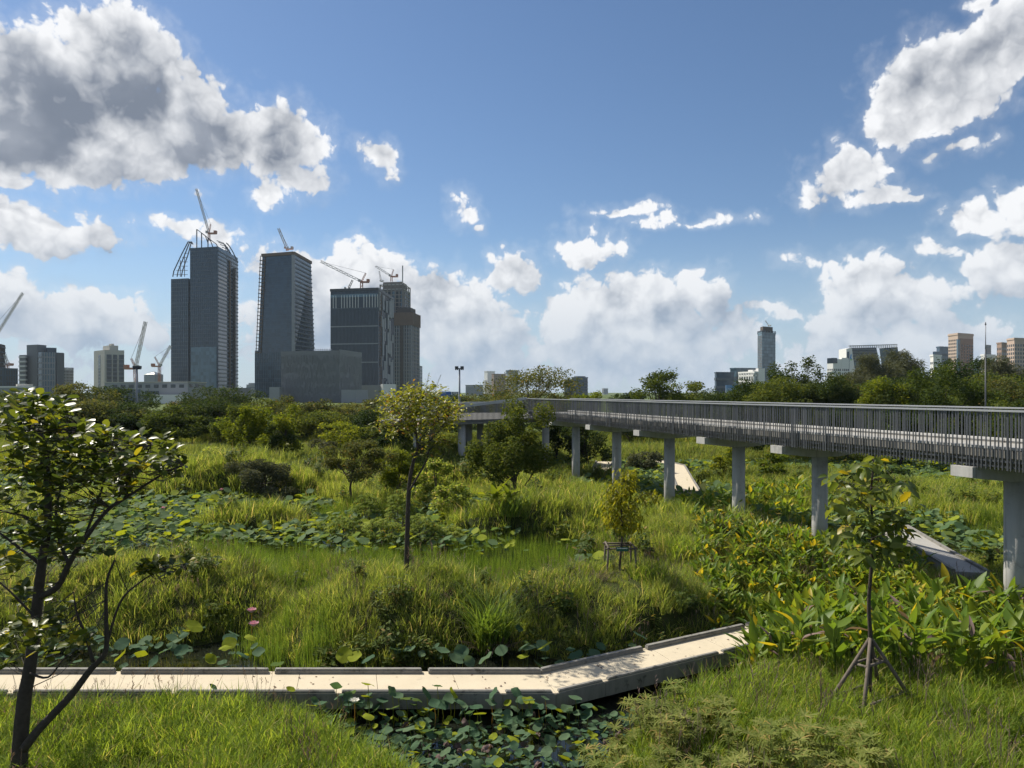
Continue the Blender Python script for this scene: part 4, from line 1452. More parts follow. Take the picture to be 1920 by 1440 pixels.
# --- cranes
def crane(label, base, top_of_mast, jib, apex, cab=1.0, mat='crane_red', counter=None, w=1.6, group=None):
    """luffing crane: mast, raked jib, A-frame and counterweight; points are pixels plus distance"""
    Y = base[2]
    b0, m0, j0, a0 = at(*base), at(top_of_mast[0], top_of_mast[1], Y), at(jib[0], jib[1], Y), at(apex[0], apex[1], Y)
    o = thing('tower_crane', label, 'crane', tuple(b0), 'tower cranes on the skyline')
    def lattice(name, a, b, w, mt):
        mb = MB(); d = (b - a).normalized(); L = (b - a).length
        s1 = d.cross(Vector((0, 1, 0))).normalized() * w / 2; s2 = Vector((0, 1, 0)) * w / 2
        for s in (s1 + s2, s1 - s2, -s1 + s2, -s1 - s2):
            mb.bar(a + s, b + s, w * .20)
        n = max(3, int(L / (w * 1.4)))
        for i in range(n):
            p, q = a + d * (L * i / n), a + d * (L * (i + 1) / n)
            sg = 1 if i % 2 else -1
            for t_ in (s2, -s2):
                mb.bar(p + s1 * sg + t_, q - s1 * sg + t_, w * .12)
        part(name, mb, M[mt], o, kind='stuff')
    lattice('mast', b0, m0, w * 1.15, mat)
    lattice('jib', m0, j0, w, 'crane_white')
    lattice('a_frame', m0, a0, w * .6, mat)
    mb = MB(); mb.bar(a0, m0.lerp(j0, .97), w * .10); part('stay_rope', mb, M['frame_dark'], o)
    sgn = -1 if j0.x > m0.x else 1
    mb = MB(); mb.box((m0.x + sgn * 3.0 * cab, m0.y, m0.z - .4), (7.5 * cab, 3.0, 1.3 * cab)); mb.box((m0.x + sgn * 6.0 * cab, m0.y, m0.z + .9 * cab), (2.4 * cab, 3.2, 2.6 * cab))
    part('machine_deck', mb, M[mat], o)
    mb = MB(); mb.box((m0.x - sgn * 1.8 * cab, m0.y - 1, m0.z + .8 * cab), (1.9 * cab, 1.8, 2.2 * cab)); part('cab', mb, M['crane_white'], o)
crane('red luffing crane standing on the tallest tower', (392, 452, 735), (392, 437), (368, 354), (395, 420), 1.1, w=1.5)
crane('thin crane with its jib raised on the tapering tower', (539, 470, 660), (538, 466), (522, 428), (541, 463), .8, mat='crane_white')
crane('crane with a long low jib above the dark office block', (678, 545, 585), (678, 528), (601, 490), (686, 512), .9)
crane('small grey crane leaning right above the dark office block', (655, 545, 600), (654, 541), (661, 525), (653, 536), .5, mat='crane_white', w=1.2)
crane('crane on top of the unfinished concrete tower', (734, 528, 775), (734, 518), (704, 499), (738, 505), 1.0)
crane('upright white mast crane behind the concrete tower', (714, 528, 800), (714, 527), (711, 508), (716, 524), .4, mat='crane_white', w=1.0)
crane('red crane with a steep jib standing behind the pale podium', (255, 720, 480), (254, 690), (273, 603), (246, 672), 1.0, w=1.5)
crane('smaller red crane next to the tallest tower', (299, 717, 600), (299, 686), (320, 648), (290, 669), .9, w=1.4)
crane('crane whose jib leans over the dark unfinished tower', (-14, 645, 530), (-14, 640), (43, 549), (-22, 624), .8, w=1.2)
crane('dark crane on the lower roof of the dark unfinished tower', (14, 690, 520), (14, 684), (9, 664), (18, 680), .5, w=1.2)
crane('tiny crane on the crown of the slim glass tower', (1441, 612, 805), (1441, 610.5), (1435, 601), (1443, 608), .35, mat='crane_white', w=.7)
crane('faint far crane right of the concrete tower', (800, 745, 1500), (800, 722), (805, 699), (798, 718), .6, mat='crane_white', w=1.4)
crane('second faint far crane near the blue hoarding', (816, 745, 1500), (817, 728), (827, 702), (815, 724), .6, mat='crane_white', w=1.4)
mbm = MB(); a = at(757, 530, 770); mast = thing('lattice_mast', 'pale mast climbing the side of the concrete tower', 'mast', (a.x, a.y - 8, a.z - 30))
mbm.bar((a.x, a.y - 8, a.z - 34), (a.x, a.y - 8, zof(498, 762)), 1.1); part('mast', mbm, M['crane_white'], mast); mbm = MB(); mbm.box((a.x, a.y - 8, zof(558, 762)), (2.2, 2.2, 5)); part('hoist_cage', mbm, M['crane_red'], mast)


# --- billboards, floodlight masts, pole
def text_part(parent, name, body, loc, size, mat, ext=0.01):
    cu = bpy.data.curves.new(name, 'FONT'); cu.body = body; cu.size = size; cu.extrude = ext; cu.align_x = 'LEFT'
    tmp = bpy.data.objects.new(name, cu); COL.objects.link(tmp)
    dg = bpy.context.evaluated_depsgraph_get()
    me = bpy.data.meshes.new_from_object(tmp.evaluated_get(dg))
    bpy.data.objects.remove(tmp); bpy.data.curves.remove(cu)
    me.materials.clear(); me.materials.append(mat)
    o = link(name, me, parent, Vector(loc) - parent.location); o.rotation_euler = (math.pi / 2, 0, 0)
    return o
def billboard(label, px0, px1, py0, py1, Y, mat):
    a, c = at(px0, py1, Y), at(px1, py0, Y)
    o = thing('billboard', label, 'billboard', ((a.x + c.x) / 2, Y, 0))
    mb = MB(); mb.box(((a.x + c.x) / 2, Y, (a.z + c.z) / 2), (c.x - a.x, .5, c.z - a.z)); part('panel', mb, mat, o)
    for u in (.15, .5, .85):
        mb = MB(); x = a.x + (c.x - a.x) * u; mb.bar((x, Y + .6, 0), (x, Y + .6, c.z - .5), .5); part('post', mb, M['frame_dark'], o)
    return o, a, c
def mat_sky_print():
    def b(t):
        g = t.new('ShaderNodeTexCoord'); sp = t.new('ShaderNodeSeparateXYZ'); t.put(sp.inputs[0], g.outputs['Generated'])
        n = t.noise(g.outputs['Generated'], 4.0, 4.0)
        c = t.mix(t.step(sp.outputs[2], 0.0, 0.9), (0.42, 0.45, 0.45, 1), (0.07, 0.20, 0.44, 1))
        return principled(t, t.mix(t.m('MULTIPLY', n, .5), c, (0.35, 0.45, 0.6, 1)), .6, .2)
    return material('billboard_print', b)
bb, a, c = billboard('pale blue advertising billboard with dark lettering below the white block', 1361, 1416, 722, 741, 330, mat_sky_print())
text_part(bb, 'lettering', 'AION', (at(1391, 731, 330).x, 329.6, zof(731, 330)), 1.55, M['frame_dark'])
text_part(bb, 'small_lettering', 'AION', (at(1364, 729, 330).x, 329.6, zof(729.5, 330)), .55, M['clad_white'])
def mat_blue_print():
    def b(t):
        g = t.new('ShaderNodeTexCoord')
        n = t.noise(g.outputs['Generated'], 3.0, 4.0, .6, dist=1.5)
        return principled(t, t.mix(t.step(n, .45, .75), (0.015, 0.09, 0.40, 1), (0.12, 0.42, 0.75, 1)), .5, .3)
    return material('billboard_blue', b)
billboard('saturated blue billboard right of the thin tree', 824, 845, 734, 745, 600, mat_blue_print())
bb, a, c = billboard('hoarding striped blue and white beside the blue billboard', 845, 862, 734.5, 748, 606, M['glass_blue'])
for u in (.12, .38, .60, .84):
    mb = MB(); x = a.x + (c.x - a.x) * u; mb.box((x, 605.6, (a.z + c.z) / 2), (.9, .1, c.z - a.z - .3)); part('stripe', mb, M['clad_white'], bb)

def floodlight(label, px, top, Y, lamps, h=0.9, bw=0.5):
    p = at(px, top, Y)
    gz = ground_z(p.x, p.y)
    o = thing('floodlight_mast', label, 'floodlight', (p.x, p.y, gz))
    mb = MB(); mb.tube([(p.x, p.y, gz - .3), (p.x, p.y, p.z)], [.16 * Y / 80, .09 * Y / 80], 10); part('pole', mb, M['clad_mid'], o, smooth=True)
    mb = MB(); mb.bar((p.x + lamps[0], p.y, p.z), (p.x + lamps[-1], p.y, p.z), .10 * Y / 80); part('cross_arm', mb, M['frame_dark'], o)
    for u in lamps:
        mb = MB(); mb.box((p.x + u, p.y - .1, p.z + .12), (bw, .5, h * .4)); mb.box((p.x + u, p.y - .1, p.z - .12), (bw * .8, .35, h * .2)); part('lamp_head', mb, M['frame_dark'], o)
floodlight('slim floodlight mast with four lamp heads above the skywalk landing', 861.5, 691, 95, (-.48, -.25, .25, .48), .9, .20)
floodlight('floodlight mast with paired lamps in front of the pale podium', 256.5, 690, 110, (-.35, .20, .55), 1.0, .28)
p = at(1848, 610, 62)
o = thing('flag_pole', 'tall slim dark pole rising above the right-hand trees', 'pole', (p.x, p.y, ground_z(p.x, p.y)))
gz = o.location.z
zj = zof(655, 62)
mb = MB(); mb.tube([(p.x, p.y, gz - .2), (p.x, p.y, zj)], [.075, .055], 10); part('pole', mb, M['frame_dark'], o, smooth=True)
mb = MB(); mb.tube([(p.x, p.y, zj), (p.x, p.y, p.z)], [.038, .03], 10); part('upper_pole', mb, M['clad_mid'], o, smooth=True)
mb = MB(); mb.tube([(p.x, p.y, p.z), (p.x, p.y, p.z + .08), (p.x, p.y, p.z + .16), (p.x, p.y, p.z + .3)], [.03, .075, .05, .012], 8); part('finial', mb, M['frame_dark'], o)

# ------------------------------------------------------------------ vegetation: materials
M['grass'] = mat_leaf('grass', (0.094, 0.160, 0.010), (0.200, 0.305, 0.022), (0.370, 0.440, 0.048), 0.56, 0.6, 0.12, 0.5, (0.50, 0.43, 0.19), 0.06)
M['grass_mound'] = mat_leaf('grass_mound', (0.088, 0.140, 0.013), (0.210, 0.292, 0.030), (0.430, 0.470, 0.085), 0.57, 0.6, 0.12, 0.45, (0.50, 0.42, 0.21), 0.07)
M['grass_far'] = mat_leaf('grass_far', (0.072, 0.118, 0.015), (0.155, 0.215, 0.028), (0.280, 0.320, 0.060), 0.52, 0.7, 0.1, 0.12, (0.34, 0.28, 0.12), 0.04)
M['reed'] = mat_leaf('reed', (0.055, 0.110, 0.008), (0.120, 0.205, 0.018), (0.225, 0.300, 0.034), 0.54, 0.5, 0.2, 0.6)
M['straw'] = mat_leaf('straw', (0.09, 0.065, 0.035), (0.17, 0.125, 0.07), (0.28, 0.21, 0.12), 0.3, 0.7, 0.2, 0.8)
M['lotus'] = mat_leaf('lotus', (0.034, 0.085, 0.030), (0.072, 0.140, 0.045), (0.150, 0.215, 0.070), 0.40, 0.75, 0.08, 0.7, (0.24, 0.28, 0.025), 0.20)
M['lotus_far'] = mat_leaf('lotus_far', (0.045, 0.100, 0.028), (0.100, 0.175, 0.042), (0.200, 0.265, 0.075), 0.42, 0.7, 0.12, 0.5, (0.28, 0.33, 0.03), 0.28)
M['lotus_brown'] = mat_leaf('lotus_brown', (0.07, 0.045, 0.022), (0.12, 0.085, 0.045), (0.19, 0.14, 0.08), 0.25, 0.7, 0.2, 0.8)
M['thalia'] = mat_leaf('thalia', (0.055, 0.120, 0.010), (0.125, 0.215, 0.014), (0.285, 0.330, 0.022), 0.52, 0.45, 0.22, 0.5, (0.46, 0.37, 0.03), 0.09)
M['sedge'] = mat_leaf('sedge', (0.095, 0.140, 0.018), (0.190, 0.240, 0.034), (0.330, 0.350, 0.070), 0.54, 0.7, 0.08, 0.6, (0.42, 0.32, 0.12), 0.06)
M['leaf_magnolia'] = mat_leaf('leaf_magnolia', (0.034, 0.060, 0.006), (0.080, 0.115, 0.009), (0.190, 0.215, 0.014), 0.54, 0.36, 0.32, 0.6, (0.28, 0.25, 0.02), 0.06)
M['leaf_thin'] = mat_leaf('leaf_thin', (0.085, 0.115, 0.008), (0.150, 0.180, 0.010), (0.255, 0.270, 0.020), 0.54, 0.40, 0.3, 0.6, (0.30, 0.16, 0.04), 0.04)
M['leaf_yellow'] = mat_leaf('leaf_yellow', (0.110, 0.140, 0.006), (0.205, 0.225, 0.009), (0.35, 0.33, 0.018), 0.54, 0.5, 0.15, 0.8)
M['leaf_teak'] = mat_leaf('leaf_teak', (0.045, 0.082, 0.010), (0.105, 0.155, 0.014), (0.220, 0.245, 0.024), 0.52, 0.40, 0.35, 0.8, (0.38, 0.30, 0.02), 0.08)
M['leaf_dark'] = mat_leaf('leaf_dark', (0.016, 0.036, 0.006), (0.036, 0.064, 0.009), (0.090, 0.115, 0.014), 0.36, 0.75, 0.08, 0.35)
M['leaf_mid'] = mat_leaf('leaf_mid', (0.036, 0.064, 0.007), (0.074, 0.110, 0.011), (0.150, 0.175, 0.020), 0.42, 0.75, 0.08, 0.35)
M['leaf_bright'] = mat_leaf('leaf_bright', (0.060, 0.100, 0.006), (0.130, 0.180, 0.009), (0.250, 0.270, 0.017), 0.50, 0.7, 0.10, 0.5)
M['leaf_olive'] = mat_leaf('leaf_olive', (0.045, 0.060, 0.011), (0.088, 0.108, 0.018), (0.160, 0.172, 0.034), 0.40, 0.75, 0.08, 0.4, (0.20, 0.14, 0.05), 0.04)
M['leaf_grey'] = mat_leaf('leaf_grey', (0.045, 0.058, 0.018), (0.085, 0.100, 0.034), (0.145, 0.155, 0.060), 0.32, 0.8, 0.08, 0.5)
M['cassava'] = mat_leaf('cassava', (0.095, 0.150, 0.014), (0.185, 0.250, 0.024), (0.310, 0.360, 0.050), 0.52, 0.75, 0.08, 0.7, (0.35, 0.22, 0.03), 0.02)
M['weed'] = mat_leaf('weed', (0.045, 0.080, 0.010), (0.095, 0.145, 0.016), (0.190, 0.230, 0.030), 0.46, 0.6, 0.15, 0.6, (0.30, 0.22, 0.07), 0.05)
M['flower'] = mat_plain('lotus_petal', (0.72, 0.42, 0.46), 0.5, 0.3, 0.1, 8)
M['flower_white'] = mat_plain('lotus_petal_white', (0.80, 0.78, 0.70), 0.5, 0.3, 0.05, 8)


def clump(seed, n, h, w, spread, lean, curl, seg=3):
    rng = np.random.default_rng(seed)
    mb = MB()
    for i in range(n):
        v, f = blade(rng, rng.uniform(*h), w * rng.uniform(.7, 1.3), rng.uniform(*lean), rng.uniform(*curl), seg)
        r = spread * math.sqrt(rng.uniform()); a = rng.uniform(0, 6.283)
        mb.add(np.array(v) + np.array([r * math.cos(a), r * math.sin(a), -0.03]), f)
    return np.concatenate(mb.v), [tuple(x) for x in mb.f]


def spread_pts(x0, x1, y0, y1, dens, keep=None, hmin=0.03, margin=2.5, rng=RNG, path_gap=0.78):
    n = int((x1 - x0) * (y1 - y0) * dens)
    x, y = rng.uniform(x0, x1, n), rng.uniform(y0, y1, n)
    ok = np.abs(x) < 0.73 * y + margin
    x, y = x[ok], y[ok]
    h = height(x, y)
    ok = (h > hmin) & (path_dist(x, y) > path_gap) & off_paths(x, y)
    if keep is not None:
        ok &= keep(x, y, h)
    return x[ok], y[ok], h[ok]


def grow(name, label, cat, temps, xyz, mat, smin=.75, smax=1.25, tilt=.12, zs=None, rng=RNG, parent=None, tuft=0.0):
    x, y, z = xyz
    n = len(x)
    rot = np.stack([rng.normal(0, tilt, n), rng.normal(0, tilt, n), rng.uniform(0, 6.283, n)], 1)
    s = rng.uniform(smin, smax, n) * (1 + tuft * wob(x, y, 1.5, 1.0))
    scl = np.stack([s, s, s * (rng.uniform(.8, 1.2, n) if zs is None else zs)], 1)
    return scatter(name, temps, np.stack([x, y, z], 1), rot, scl, rng.integers(0, len(temps), n), mat, label, cat, parent)


def in_ell(cx, cy, rx, ry):
    return lambda x, y: ((x - cx) / rx) ** 2 + ((y - cy) / ry) ** 2 < 1


# ------------------------------------------------------------------ grasses and reeds (uncountable)
T_short = [clump(10 + i, 24, (.20, .50), .017, .18, (.05, .45), (.15, .7)) for i in range(5)]
T_tall = [clump(20 + i, 30, (.25, .70), .020, .24, (.05, .40), (.15, .8)) for i in range(5)]
T_reed = [clump(30 + i, 24, (.85, 1.35), .017, .26, (.0, .12), (.0, .22)) for i in range(4)]
T_fine = [clump(40 + i, 32, (.30, .80), .028, .34, (.05, .4), (.1, .7)) for i in range(5)]
T_far = [clump(50 + i, 30, (.35, .85), .045, .65, (.05, .4), (.1, .6), 2) for i in range(4)]

THALIA = lambda x, y: ((x > 5.4 + 0.0 * y) & (y > 16.3 + 0.10 * (x - 6)) & (y < 27.5) & (x < 7.0 + (y - 16) * 1.6) & (x > 4.2 + 0.10 * (y - 16) + (y > 21) * 0.0))
grow('grass_lawn', 'bright green grass on the two near banks', 'grass', T_short, spread_pts(-13, 16, 9.5, 17.5, 46, lambda x, y, h: ~((x > 6.3) & (y > 16.4))), M['grass'], .7, 1.25, tuft=.2)
FRAME_SPOT = in_ell(3.25, 20.9, .85, 1.35)
mound_ok = lambda x, y, h: (y > 15.9) & (h > 0.04) & ~FRAME_SPOT(x, y)
grow('mound_grass', 'long yellow green grass on the mounds behind the walkway', 'grass', T_tall, spread_pts(-24, 22, 15.9, 31, 24, mound_ok), M['grass_mound'], .45, 1.0, tuft=.36)
grow('wild_grass', 'tall wild grass on the mounds around the skywalk columns', 'grass', T_fine, spread_pts(-36, 40, 31, 50, 9.0, lambda x, y, h: h > 0.08), M['grass_mound'], .7, 1.35, tuft=.35)
grow('meadow_grass', 'meadow grass below the tree line', 'grass', T_far, spread_pts(-70, 75, 50, 100, 2.6, lambda x, y, h: (h > 0.1) & ~((y > 78) & (y < 86))), M['grass_far'], .8, 1.5)
grow('trodden_grass', 'short trodden grass around the stake frame', 'grass', T_short, spread_pts(2, 4.6, 19.3, 22.6, 30, lambda x, y, h: FRAME_SPOT(x, y)), M['grass_mound'], .35, .6)
REEDS = [(-7.0, 24.8, 4.6, 1.7), (-11.5, 28.0, 5.0, 2.2), (-5.3, 17.6, 1.0, 1.5), (-3.5, 27.5, 4.0, 1.8), (-1.0, 25.5, 3.2, 1.8), (0.2, 27.6, 2.5, 1.6), (-9.5, 38.0, 3.0, 1.2), (2.4, 29.0, 2.6, 1.4), (-0.2, 31.0, 2.6, 1.0), (26, 33, 5, 3), (-6.4, 18.9, .8, 1.2)]
def reed_keep(x, y, h):
    k = np.zeros(x.shape, bool)
    for e in REEDS:
        k |= in_ell(*e)(x, y)
    return k
x, y, h = spread_pts(-32, 34, 16, 46, 9, reed_keep, hmin=-0.6)
grow('reed_bed', 'dense upright green reeds standing in the shallow pond', 'reeds', T_reed, (x, y, np.maximum(h, -0.1)), M['reed'], .5, .85, .05)
x, y, h = spread_pts(-22, 20, 16.2, 32, 2.2, lambda x, y, h: (h > .25) & (wob(x, y, .8, 4.0) > .25))
grow('dry_grass', 'straw coloured dead grass among the green mounds', 'grass', [clump(60 + i, 26, (.18, .48), .010, .20, (.2, .8), (.2, 1.0)) for i in range(3)], (x, y, h), M['straw'], .7, 1.2, .25)

def seed_stems(seed, n=7):
    rng = np.random.default_rng(seed); mb = MB()
    for i in range(n):
        a = rng.uniform(0, 6.28); h = rng.uniform(.45, .85); r = rng.uniform(0, .2); l = rng.uniform(.05, .3)
        b = np.array([r * math.cos(a), r * math.sin(a), 0]); t = b + np.array([l * math.cos(a), l * math.sin(a), h])
        mb.tube([tuple(b), tuple((b + t) / 2 - [.02, 0, -.03]), tuple(t)], [.0035, .003, .002], 3, False)
        for k in range(6):
            q = t - (t - b) * .03 * k; w = np.array([rng.normal(0, .012), rng.normal(0, .012), .03]); mb.add([q, q + w + [.006, 0, 0], q + w * 1.8, q + w - [.006, 0, 0]], [(0, 1, 2, 3)])
    return np.concatenate(mb.v), [tuple(q) for q in mb.f]
T_seed = [seed_stems(i) for i in range(4)]
x, y, h = spread_pts(-20, 16, 10, 30, 1.6, lambda x, y, h: wob(x, y, .7, 6.0) > -.2, hmin=.1)
grow('seed_heads', 'thin straw coloured grass stalks with seed heads above the green grass', 'grass', T_seed, (x, y, h), M['straw'], .7, 1.25, .12)
x, y, h = spread_pts(-13, 14, 10, 16, 3.0, lambda x, y, h: wob(x, y, 1.3, 2.5) > .2, hmin=.1)
grow('dry_grass', 'dead straw lying in the grass of the near banks', 'grass', [clump(70 + i, 22, (.15, .40), .012, .22, (.3, 1.0), (.2, 1.0)) for i in range(3)], (x, y, h), M['straw'], .6, 1.1, .3)
def herb(seed, n=11, hh=(.15, .55), ls=(.07, .15)):
    rng = np.random.default_rng(seed); mb = MB()
    for i in range(n):
        a = rng.uniform(0, 6.28); h = rng.uniform(*hh); r = rng.uniform(.03, .24); tip = np.array([r * math.cos(a), r * math.sin(a), h])
        mb.tube([(tip[0] * .3, tip[1] * .3, -.05), tuple(tip)], .005, 3, False)
        k = 7; pos = tip[None] * np.linspace(.45, 1, k)[:, None]; dd = rand_dirs(k, -.3, .6, rng); v, f = leaf_shape(.45, .1, .2)
        L = MB(); L.add_many(v, f, pos, frames(dd), rng.uniform(*ls, k)); mb.add(np.concatenate(L.v), [tuple(r_) for q in L.f for r_ in q])
    return np.concatenate(mb.v), [tuple(q) for q in mb.f]
T_herb = [herb(i) for i in range(5)]
x, y, h = spread_pts(-22, 12, 16.3, 26, 6, lambda x, y, h: ((y < 17.9) | (wob(x, y, .9, 7.0) > .42)) & ~FRAME_SPOT(x, y) & (wob(x, y, 2.1, 3.0) > -.35), hmin=-.12)
grow('weed_cover', 'dark leafy weeds on the shaded fronts of the mounds', 'weeds', T_herb, (x, y, np.maximum(h, -.02)), M['weed'], .7, 1.5, .2)
x, y, h = spread_pts(-34, 38, 26, 56, 1.5, lambda x, y, h: wob(x, y, .5, 5.0) > .3, hmin=.0)
grow('weed_cover', 'darker leafy weeds scattered over the mounds near the skywalk', 'weeds', [herb(20 + i, 12, (.25, .8), (.12, .24)) for i in range(4)], (x, y, h), M['weed'], .8, 1.6, .2)


# ------------------------------------------------------------------ lotus
def lotus_shape(seed, cup, wave, stem, flat=False):
    rng = np.random.default_rng(seed)
    n = 14
    v = [(0, 0, -cup * .55)]
    ph = rng.uniform(0, 6.28, 3)
    for r in (.55, 1.0):
        for k in range(n):
            a = 2 * math.pi * k / n
            z = wave * (math.sin(3 * a + ph[0]) * .6 + math.sin(5 * a + ph[1]) * .4) * r ** 2 - (cup * .30 if r < .8 else 0) + cup * .15 * (r > .8)
            rr = r * (1 + .06 * math.sin(4 * a + ph[2]))
            v.append((rr * math.cos(a), rr * math.sin(a), z))
    f = [(0, 1 + k, 1 + (k + 1) % n) for k in range(n)] + [(1 + k, 1 + n + k, 1 + n + (k + 1) % n, 1 + (k + 1) % n) for k in range(n)]
    return np.array(v), f


LS = [lotus_shape(i, c, w, 0) for i, (c, w) in enumerate(((.30, .10), (.15, .16), (-.25, .14), (.45, .12), (.05, .05)))]
def lotus_stand(shape, r, hgt, tilt, az):
    """leaf on its stem: base of the stem at the origin"""
    v, f = shape
    R = Matrix.Rotation(az, 3, 'Z') @ Matrix.Rotation(tilt, 3, 'Y')
    mb = MB(); mb.add(np.array(v) * r @ np.array(R).T + np.array([0, 0, hgt]), f)
    return mb
lt = []
rs = random.Random(11)
for i in range(8):
    mb = lotus_stand(LS[i % 5], rs.uniform(.14, .23), rs.uniform(.25, .80), rs.uniform(.05, .80), rs.uniform(0, 6.28))
    hh = float(np.concatenate(mb.v)[0, 2]); mb.tube([(0, 0, -.3), (.02, 0, hh)], .006, 3, False)
    lt.append((np.concatenate(mb.v), [tuple(q) for q in mb.f] if all(q.ndim == 1 for q in mb.f) else [tuple(r_) for q in mb.f for r_ in np.atleast_2d(q)]))
def pond_pts(x0, x1, y0, y1, dens, thr=.0, keep=None):
    n = int((x1 - x0) * (y1 - y0) * dens)
    x, y = RNG.uniform(x0, x1, n), RNG.uniform(y0, y1, n)
    h = height(x, y)
    ok = (np.abs(x) < .73 * y + 3) & (h < .12) & (h > -.9) & (path_dist(x, y) > .8) & off_paths(x, y, .25) & off_paths(x, y + 1.1, .1) & (wob(x, y, .35, 2.0) > thr) & ~reed_keep(x, y, h)
    if keep is not None:
        ok &= keep(x, y)
    return x[ok], y[ok], np.zeros(ok.sum())
n = 70
u = RNG.uniform(-9, 6.5, n); v_ = RNG.uniform(-.45, .42, n)
x = np.where(u < 0, .78 + u, .78 + .875 * u - .484 * v_); y = np.where(u < 0, 15.7 + v_, 15.7 + .484 * u + .875 * v_)
lv, lf = leaf_shape(.5, .3, .3)
grow('fallen_leaves', 'dry fallen leaves on the pale walkway', 'fallen leaves', [(np.array(lv) * .07 + np.array([0, 0, .012]), lf), (np.array(lv) * [.05, .06, .05] + np.array([0, 0, .01]), lf)], (x, y, np.full(n, PZ)), M['straw'], .6, 1.3, .15)
xy = pond_pts(-40, 40, 25, 66, 15.0, -.9)
grow('lotus_bed', 'thick bed of round lotus leaves covering the ponds around the mounds', 'lotus leaves', lt, xy, M['lotus_far'], .7, 1.1, .10)
xy = pond_pts(-26, 24, 17.0, 25, 7.0, -.35, lambda x, y: ~THALIA(x, y))
grow('lotus_bed', 'lotus leaves in the ditches between the mounds and the walkway', 'lotus leaves', lt, xy, M['lotus'], .55, 1.0, .08)

# the nearest lotus leaves, one by one
lot_me, lot_fl = [], []
for i in range(7):
    v, f = LS[i % 5]
    mb = MB(); mb.add(np.array(v), f); lot_me.append(mb.mesh('lotus_leaf', M['lotus'], True))
for i in range(3):
    v, f = lotus_shape(90 + i, .03, .02, 0); mb = MB(); mb.add(np.array(v), f); lot_fl.append(mb.mesh('floating_leaf', M['lotus'], True))
mbr = MB(); v, f = lotus_shape(77, -.7, .35, 0); mbr.add(np.array(v) * [1, .7, 1.3], f); lot_dead = mbr.mesh('withered_leaf', M['lotus_brown'], True)
mbs = MB(); mbs.tube([(0, 0, 0), (.03, .01, .5), (0, 0, 1)], .007, 5); stem_me = mbs.mesh('stem', M['sedge'])
def lotus_at(x, y, hgt, r, tilt, az, me, label, group):
    o = thing('lotus_leaf', label, 'lotus leaf', (x, y, -.05), group)
    b = link('blade', me, o, (0, 0, hgt + .05)); b.scale = (r, r, r); b.rotation_euler = (0, tilt, az)
    s = link('stem', stem_me, o); s.scale = (1, 1, max(.08, hgt + .045 - .16 * r)); 
    return o
rs = random.Random(21)
n_l = 0; tries = 0
placed = []
while n_l < 262 and tries < 16000:
    tries += 1
    y = rs.uniform(11.3, 15.0); x = rs.uniform(-4.2, 4.6)
    if ground_z(x, y) > -.06:
        continue
    near_path = path_dist(np.array([x]), np.array([y]))[0]
    if near_path < .62:
        continue
    p_ok = 1.0 if near_path < 1.5 else (.75 if x < .2 else .45)
    if rs.random() > p_ok:
        continue
    flat = near_path > 1.2 and rs.random() < .62
    r = rs.uniform(.06, .115) if flat else rs.uniform(.09, .15)
    if any((x - a) ** 2 + (y - b) ** 2 < (.55 * (r + c)) ** 2 for a, b, c in placed):
        continue
    placed.append((x, y, r))
    if flat:
        lotus_at(x, y, rs.uniform(.012, .05), r, rs.uniform(-.06, .06), rs.uniform(0, 6.28), rs.choice(lot_fl), 'flat pale lotus leaf floating on the dark pond below the walkway edge', 'floating lotus leaves in the near pond')
    elif rs.random() < .09:
        lotus_at(x, y, rs.uniform(.12, .4), r * .8, rs.uniform(.2, 1.0), rs.uniform(0, 6.28), lot_dead, 'withered brown lotus leaf hanging on its stem in the near pond', 'withered lotus leaves in the near pond')
    else:
        top = .62 if near_path < 1.2 else .34
        lotus_at(x, y, rs.uniform(.12, top), r, rs.uniform(.05, .75), rs.uniform(0, 6.28), rs.choice(lot_me), 'round green lotus leaf raised on a stem in the near pond', 'raised lotus leaves in the near pond')
    n_l += 1
# small pads and curled leaves between them, too many to count
def near_pond(x0, x1, y0, y1, n):
    x, y = RNG.uniform(x0, x1, n), RNG.uniform(y0, y1, n)
    ok = (height(x, y) < .0) & (path_dist(x, y) > .66) & ((wob(x, y, 1.1, 9.0) > -.45) | (path_dist(x, y) < 1.5))
    return x[ok], y[ok], np.zeros(ok.sum())
pads = []
for i in range(4):
    v, f_ = lotus_shape(120 + i, .04, .03, 0); pads.append((v * .075 + np.array([0, 0, .015]), f_))
for i in range(4):
    mb = lotus_stand(LS[i], .09, .14 + .06 * i, .5, i * 1.7); mb.tube([(0, 0, -.1), (0, 0, .12 + .06 * i)], .004, 3, False); pads.append((np.concatenate(mb.v), [tuple(q) for q in mb.f]))
xy = near_pond(-5, 5.5, 11.0, 15.2, 1500)
grow('lotus_pads', 'small pads and curled leaves filling the near pond between the big lotus leaves', 'lotus leaves', pads, xy, M['lotus'], .6, 1.3, .03)
dead = [(np.array(v) * [.08, .05, .14] + np.array([0, 0, .12]), f_) for v, f_ in [lotus_shape(140 + i, -.8, .4, 0) for i in range(3)]]
xy = near_pond(-4, 4, 11.0, 14.6, 130)
grow('withered_pads', 'shrivelled brown leaf remains in the near pond', 'dead leaves', dead, xy, M['lotus_brown'], .6, 1.3, .5)
